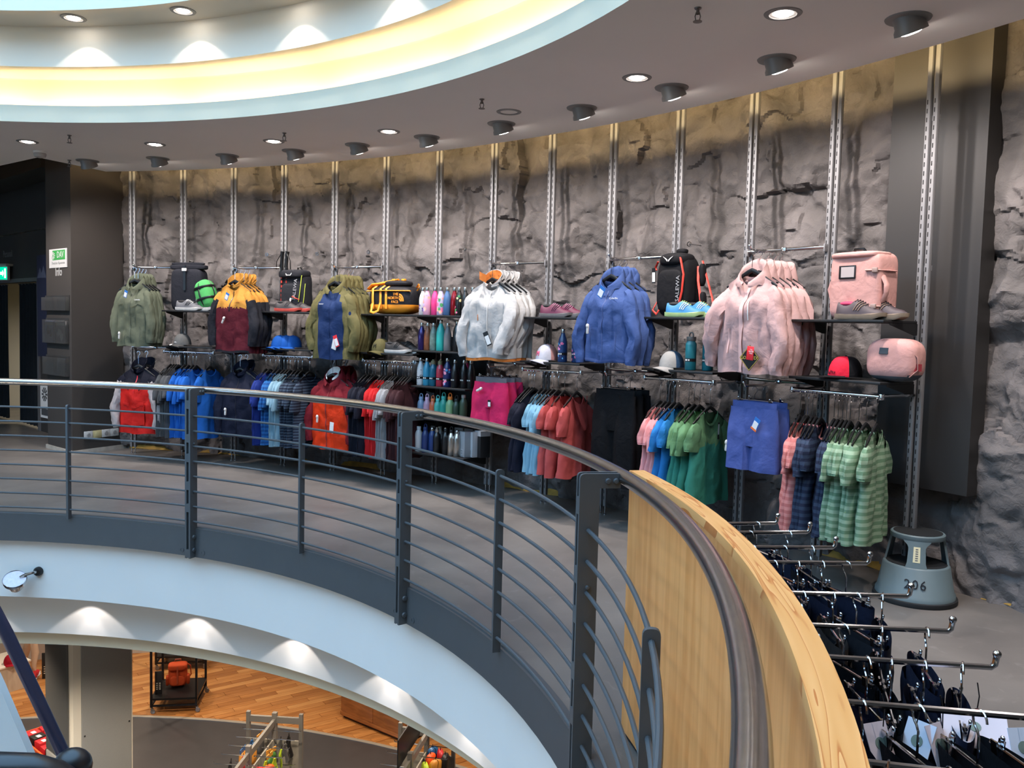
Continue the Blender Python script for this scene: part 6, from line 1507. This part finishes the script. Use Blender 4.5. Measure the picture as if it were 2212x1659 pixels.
for sx in (-1, 1): softbox((sx * .145, -.01, .10), (.05, .11, .15), 4).build('pocket', ORNG, t)
softbox((0, -.03, .315), (.275, .19, .10), 4).build('lid', ORNG, t)
mb = MB()
mb.box((0, -.122, .2), (.022, .006, .26)); mb.build('strap', LEATH, t)
MB().tube([(-.04, .03, .36), (-.04, .02, .40), (.04, .02, .40), (.04, .03, .36)], .008, 6).build('handle', LEATH, t)
MB().tube([(.09, .08, .33), (.17, .10, .26), (.18, .10, .12), (.12, .08, .04)], .016, 6, flat=.5).build('shoulder_strap', ORNG, t)
SIGNB = mat('price_board_black', (22, 22, 24), .5)
def priceboard(p, rz, label, w=.10, h=.34):
    t = thing('price_board', label, 'sign', p, rz)
    MB().box((0, 0, h / 2), (w, .02, h), 0, None, .003).build('board', SIGNB, t)
    mb = MB()
    for k in range(4):
        for j in range(2): mb.box((-w * .2 + j * w * .4, -.0115, h * .22 + k * h * .085), (w * .22, .002, h * .035))
    mb.build('lettering', mat('price_white', (196, 190, 176), .6), t); return t
priceboard((-5.10, 12.32, FZ + .236), a + .1, 'slim black price board leaning on the trolley beside orange backpack')
t = thing('orange_bag', 'orange bag hanging on the trolley further back', 'bag', (-5.34, 13.95, FZ + .42), a)
softbox((0, 0, .12), (.26, .12, .34), 4).build('body', ORNG, t); softbox((0, -.05, .05), (.2, .06, .14), 4).build('pocket', ORNG, t)
MB().tube([(-.05, 0, .28), (-.05, 0, .36), (.05, 0, .36), (.05, 0, .28)], .008, 6).build('handle', LEATH, t)
# low wooden cabinet
CHER = wood('cherry_wood', (160, 100, 52), (128, 76, 36), (2, 2, 10), .4, 2.0)
c0, c1 = Vector((-2.38, 12.2)), Vector((-1.31, 11.42)); L_ = (c1 - c0).length; a2 = atan2((c1 - c0).y, (c1 - c0).x)
t = thing('wooden_cabinet', 'low reddish wooden cabinet standing on the parquet', 'cabinet', (c0.x, c0.y, FZ), a2)
MB().box((L_ / 2, .22, .40), (L_, .44, .72)).build('body', CHER, t); MB().box((L_ / 2, .23, .03), (L_ - .04, .40, .06)).build('plinth', mat('dark_plinth', (44, 28, 18), .6), t)
for k in range(2): MB().box((L_ * (.26 + .48 * k), -.008, .42), (L_ * .475, .018, .62), 0, None, .006).build('door', CHER, t)
MB().box((L_ / 2, .22, .775), (L_ + .02, .47, .03), 0, None, .005).build('top', CHER, t)
mb = MB(); mb.box((L_ / 2, -.005, .085), (L_, .03, .05)); mb.build('base_rail', CHER, t)
# gondola displays with chrome hooks
SILV = mat('gondola_grey', (134, 128, 120), .45, .3); PANEL = mat('gondola_back', (150, 142, 128), .6)
def gondola(p, ax, ln, label, top=1.36):
    t = thing('gondola_display', label, 'display stand', (p.x, p.y, FZ), ax)
    # local x away from the viewer, spine along x; end frame across y
    for x in (0, ln / 2, ln): MB().box((x, 0, top / 2 + .03), (.05, .05, top + .06)).build('post', SILV, t)
    for y in (-.30, .30): MB().box((ln, y, top / 2 + .03), (.04, .04, top + .06)).build('post', SILV, t)
    for x0 in (0, ln / 2): 
        MB().box((x0 + ln / 4, 0, top - .04), (ln / 2 - .05, .03, .07)).build('spine_rail', SILV, t)
        MB().box((x0 + ln / 4, 0, top / 2 - .1), (ln / 2 - .05, .015, top - .25)).build('back_board', PANEL, t)
    for y in (-.15, .15):
        MB().box((ln, y, top - .02), (.03, .27, .07)).build('end_rail', SILV, t); MB().box((ln, y, top / 2 - .1), (.015, .27, top - .3)).build('back_board', PANEL, t)
    return t
def hook_and_goods(t, ln, top, nside, cols, rnd, gname, wh):
    HK = MB().tube([(0, 0, 0), (0, .30, 0), (0, .31, .015)], .005, 6)
    hk = HK.mesh('hook', CHROME)
    for side in (-1, 1):
        for row in range(2):
            for k in range(nside):
                x = ln * (k + .5) / nside
                if row == 1 and k % 2: continue
                o = put('hook', hk, t); o.location = (x, .02 * side, top - .10 - .28 * row); o.rotation_euler = (0, 0, 0 if side > 0 else pi)
p1, p2 = Vector((-2.66, 7.75)), Vector((-2.545, 9.27)); ax = atan2((p2 - p1).y, (p2 - p1).x); ln1 = (p2 - p1).length
g1 = gondola(p1, ax, ln1, 'grey gondola stand with chrome hooks full of small colourful gear'); hook_and_goods(g1, ln1, 1.36, 8, None, None, '', '')
PK = [mat('gear_pink', (240, 40, 120), .5), mat('gear_orange', (250, 92, 30), .5), mat('gear_lime', (190, 212, 50), .5), mat('gear_green', (60, 110, 50), .5), mat('gear_grey', (120, 118, 116), .4, .5), mat('gear_black', (30, 28, 28), .5), mat('gear_red', (190, 36, 44), .5), mat('gear_amber', (226, 150, 60), .5), mat('gear_blue', (40, 96, 150), .4)]
def gear(base, ax, x, y, z, kind, m, label):
    p = Vector((cos(ax) * x - sin(ax) * y, sin(ax) * x + cos(ax) * y)) + base
    nm, cat = {'pouch': ('hanging_pouch', 'pouch'), 'tool': ('hanging_tool', 'tool'), 'blister': ('hanging_pack', 'package')}[kind]
    t = thing(nm, label, cat, (p.x, p.y, FZ + z), ax + random.uniform(-.5, .5), 'small gear on the hook displays'); t.scale = (1.5, 1.5, 1.5)
    MB().tube([(0, 0, 0), (0, 0, -.02)], .003, 5).build('loop', PK[5], t)
    if kind == 'pouch': softbox((0, 0, -.075), (.11, .05, .11), 3, 14, 10).build('pouch_body', m, t)
    elif kind == 'tool': MB().tube([(0, 0, -.02), (.0, .01, -.06), (.02, .0, -.12), (.03, 0, -.16)], [.012, .022, .014, .02], 8, flat=.5).build('tool_body', m, t)
    else:
        MB().box((0, 0, -.025), (.09, .006, .03)).build('header_card', PK[7] if m is not PK[7] else PK[8], t); softbox((0, 0, -.10), (.08, .04, .12), 4, 12, 8).build('pack_body', m, t)
spec = [(.08, .12, 0, 'pouch', 0, 'bright pink pouch nearest on the hook display'), (.12, -.12, 0, 'tool', 4, 'grey metal tool on the near hook'), (.30, -.14, 0, 'pouch', 1, 'glowing orange pouch beside the pink one'), (.30, -.24, 0, 'pouch', 0, 'magenta pouch beside an orange one'),
 (.42, -.12, 0, 'pouch', 6, 'deep red pouch in the middle of the hook display'), (.50, -.20, 0, 'pouch', 1, 'orange pouch in the middle of the hook display'), (.62, -.15, 0, 'tool', 2, 'lime yellow tool hanging in the hook display'), (.72, -.22, 0, 'tool', 2, 'lime yellow tool next to dark green pack'), (.80, -.14, 0, 'blister', 3, 'dark green pack on the hook display'), (.95, -.12, 0, 'blister', 3, 'green pack with amber header on the hooks'),
 (1.0, -.22, 0, 'tool', 2, 'lime yellow tool at the far half of the hooks'), (1.12, -.13, 0, 'tool', 4, 'small grey metal clip near the end frame'), (1.15, -.22, 0, 'tool', 4, 'grey metal buckle near the end frame'), (1.30, -.14, 0, 'tool', 4, 'grey metal carabiner at the end frame'), (1.30, -.24, 0, 'tool', 5, 'black metal carabiner at the end frame'), (1.42, -.2, 0, 'tool', 5, 'black tool hanging last before the end frame'),
 (.15, .22, 0, 'tool', 5, 'black whistle on the aisle side hook'), (.35, .14, 0, 'tool', 5, 'black compass on the aisle side hook'), (.55, .2, 0, 'tool', 5, 'black torch on the aisle side hook'), (.72, .12, 0, 'tool', 6, 'dark red light on the aisle side hook'), (.92, .18, 0, 'blister', 7, 'amber pack on the aisle side hook'), (1.05, .12, 0, 'blister', 7, 'amber pack behind another amber one'), (1.22, .16, 0, 'tool', 8, 'blue tool on the far aisle side hook'), (1.40, .12, 0, 'blister', 4, 'clear grey pack at the far aisle side')]
for x, y, _, kd, mi_, lb in spec: gear(p1, ax, .42 + x * .70, y, 1.25, kd, PK[mi_], lb)
p3 = Vector((-1.05, 7.85)); p4 = Vector((-.83, 9.05)); ax2 = atan2((p4 - p3).y, (p4 - p3).x); ln2 = (p4 - p3).length
g2 = gondola(p3, ax2, ln2, 'second grey gondola stand with a black header board'); hook_and_goods(g2, ln2, 1.36, 5, None, None, '', '')
MB().box((ln2 * .62, .06, 1.50), (ln2 * .62, .012, .30)).build('header_board', mat('header_black', (28, 27, 28), .35), g2)
for k, (x, y, mi_, lb) in enumerate([(.95, -.12, 1, 'orange pouch on the second hook display'), (1.05, -.2, 6, 'red pouch on the second hook display'), (1.1, -.1, 8, 'blue pouch on the second hook display'), (.85, -.2, 7, 'amber pouch on the second hook display'), (.75, -.12, 2, 'lime pouch on the second hook display'), (.98, -.27, 5, 'black pouch on the second hook display')]): gear(p3, ax2, x, y, 1.28, 'pouch', PK[mi_], lb)
# table with a red cap, mannequin leg in red trainers
t = thing('display_table', 'pale wooden box table carrying the red cap', 'table', (-7.363, 13.007, FZ), radians(54))
PALE = wood('pale_laminate', (206, 196, 178), (188, 176, 158), (6, 6, 1), .5, 2.0)
MB().box((-.46, .31, .195), (.9, .6, .39)).build('body', PALE, t); MB().box((-.46, .31, .405), (.92, .62, .03), 0, None, .004).build('top', mat('table_white_top', (228, 220, 206), .5), t)
t = thing('folded_trousers', 'dark blue folded trousers lying on the pale table', 'trousers', (-7.98, 12.80, FZ + .421), .9); softbox((0, 0, .04), (.34, .26, .08), 4).build('folded_stack', cloth('dark_navy_cloth', (34, 44, 72)), t); softbox((0, 0, .085), (.33, .25, .03), 4).build('folded_leg', cloth('dark_navy_cloth', (34, 44, 72)), t)
t = thing('mannequin', 'pale mannequin legs wearing red trainers on the parquet', 'mannequin', (-7.52, 13.36, FZ), .2)
SKIN = mat('mannequin_skin', (222, 196, 170), .5)
MB().tube([(0, 0, .06), (.0, .01, .20), (.01, .03, .38), (.0, .02, .52), (-.02, .02, .8), (-.04, .04, 1.0)], [.035, .036, .058, .052, .078, .085], 12).build('leg', SKIN, t)
MB().tube([(-.26, .22, .08), (-.2, .2, .22), (-.15, .17, .42), (-.12, .13, .55), (-.12, .08, .8), (-.10, .06, 1.0)], [.035, .036, .058, .052, .078, .085], 12).build('leg', SKIN, t)
REDSH = mat('red_trainer', (200, 28, 40), .5)
for (x, y) in ((0, 0), (-.27, .22)):
    o = softbox((x + .03, y - .05, .055), (.10, .27, .10), 3, 18, 10).build('trainer', REDSH, t); MB().box((x + .03, y - .05, .015), (.10, .28, .03), 0, None, .012).build('sole', WHITE, o)
    MB().tube([(x + .082, y - .12, .05), (x + .086, y - .06, .042), (x + .082, y + .03, .075)], .007, 6, flat=.4).build('side_stripe', WHITE, o)
priceboard((-7.28, 13.30, FZ), .3, 'black price board standing on the parquet beside red trainers', .14, .42)
# bin with red packs beside the escalator
t = thing('orange_bin', 'open orange bin full of red and black packs', 'bin', (-5.565, 10.397, FZ), -.7)
ORP = mat('orange_plastic', (224, 92, 36), .45)
for (cx, cy, sx, sy) in ((.0, -.30, .9, .02), (0, .30, .9, .02), (-.45, 0, .02, .62), (.45, 0, .02, .62)): MB().box((cx, cy, .25), (sx, sy, .50)).build('side_panel', ORP, t)
MB().box((0, 0, .20), (.86, .58, .04)).build('bottom', ORP, t)
REDP = mat('red_pack', (196, 40, 48), .45)
rn = random.Random(5)
for k in range(14):
    x = -.32 + (k % 5) * .16; y = -.17 + (k // 5) * .17; p = Vector((cos(-.7) * x - sin(-.7) * y - 5.565, sin(-.7) * x + cos(-.7) * y + 10.397))
    isr = k % 3 != 1
    t2 = thing('boxed_pack', ORD[k % 5] + (' red' if isr else ' black') + ' boxed pack in the ' + ('front', 'middle', 'rear')[k // 5] + ' row of the orange bin', 'package', (p.x, p.y, FZ + .46 + .03 * rn.random()), -.7 + rn.uniform(-.12, .12), ('red' if isr else 'black') + ' packs in the orange bin')
    MB().box((0, 0, .0), (.135, .15, .10), 0, None, .004).build('box', REDP if isr else PK[5], t2); MB().box((.02, 0, .051), (.07, .05, .002)).build('print', WHITE, t2)
# ---------------------------------------------------------------- escalator at the edge of the void
ESC = mat('escalator_dark_blue_metal', (62, 66, 92), .35, .6)
t = thing('escalator', 'escalator with dark handrail tube, pale skirting and black rubber handrail', 'escalator', (-1.7, 3.0, 0))
def E(x, y, z): return Vector((x + 1.7, y - 3.0, z))
d_ = Vector((-1.784 + 1.581, 0, .362 + .084))
MB().tube([E(-1.581, 3, -.084) + d_ * k for k in (1.35, 1, 0)] if False else [E(-2.6, 3, .62), E(-2.1, 3, .615), E(-1.95, 3, .585), E(-1.86, 3, .51)] + [E(-1.581, 3, -.084) + d_ * k for k in (1, 0)], .0225, 18).build('handrail_tube', ESC, t)
RUB = mat('black_rubber', (20, 21, 25), .32)
MB().tube([E(-2.1, 2.62, -.02), E(-1.815, 2.68, .016), E(-1.664, 2.7, .028), E(-1.544, 2.72, .016), E(-1.48, 2.74, -.015), E(-1.42, 2.77, -.08), E(-1.38, 2.8, -.2)], .052, 16).build('rubber_handrail', RUB, t)
MB().ellipsoid(E(-1.49, 2.88, -.05), (.065, .055, .058), 20, 12).build('newel_cap', RUB, t)
mb = MB(); mb.prism([(x + 1.7, z) for x, z in ((-2.75, .31), (-2.12, .31), (-2.0, .045), (-1.83, -.37), (-1.83, -.8), (-2.75, -.8))], -.34, -.30, 0, Matrix(((1, 0, 0), (0, 0, -1), (0, 1, 0)))); mb.build('skirting', mat('escalator_pale_skirting', (206, 220, 226), .5), t)
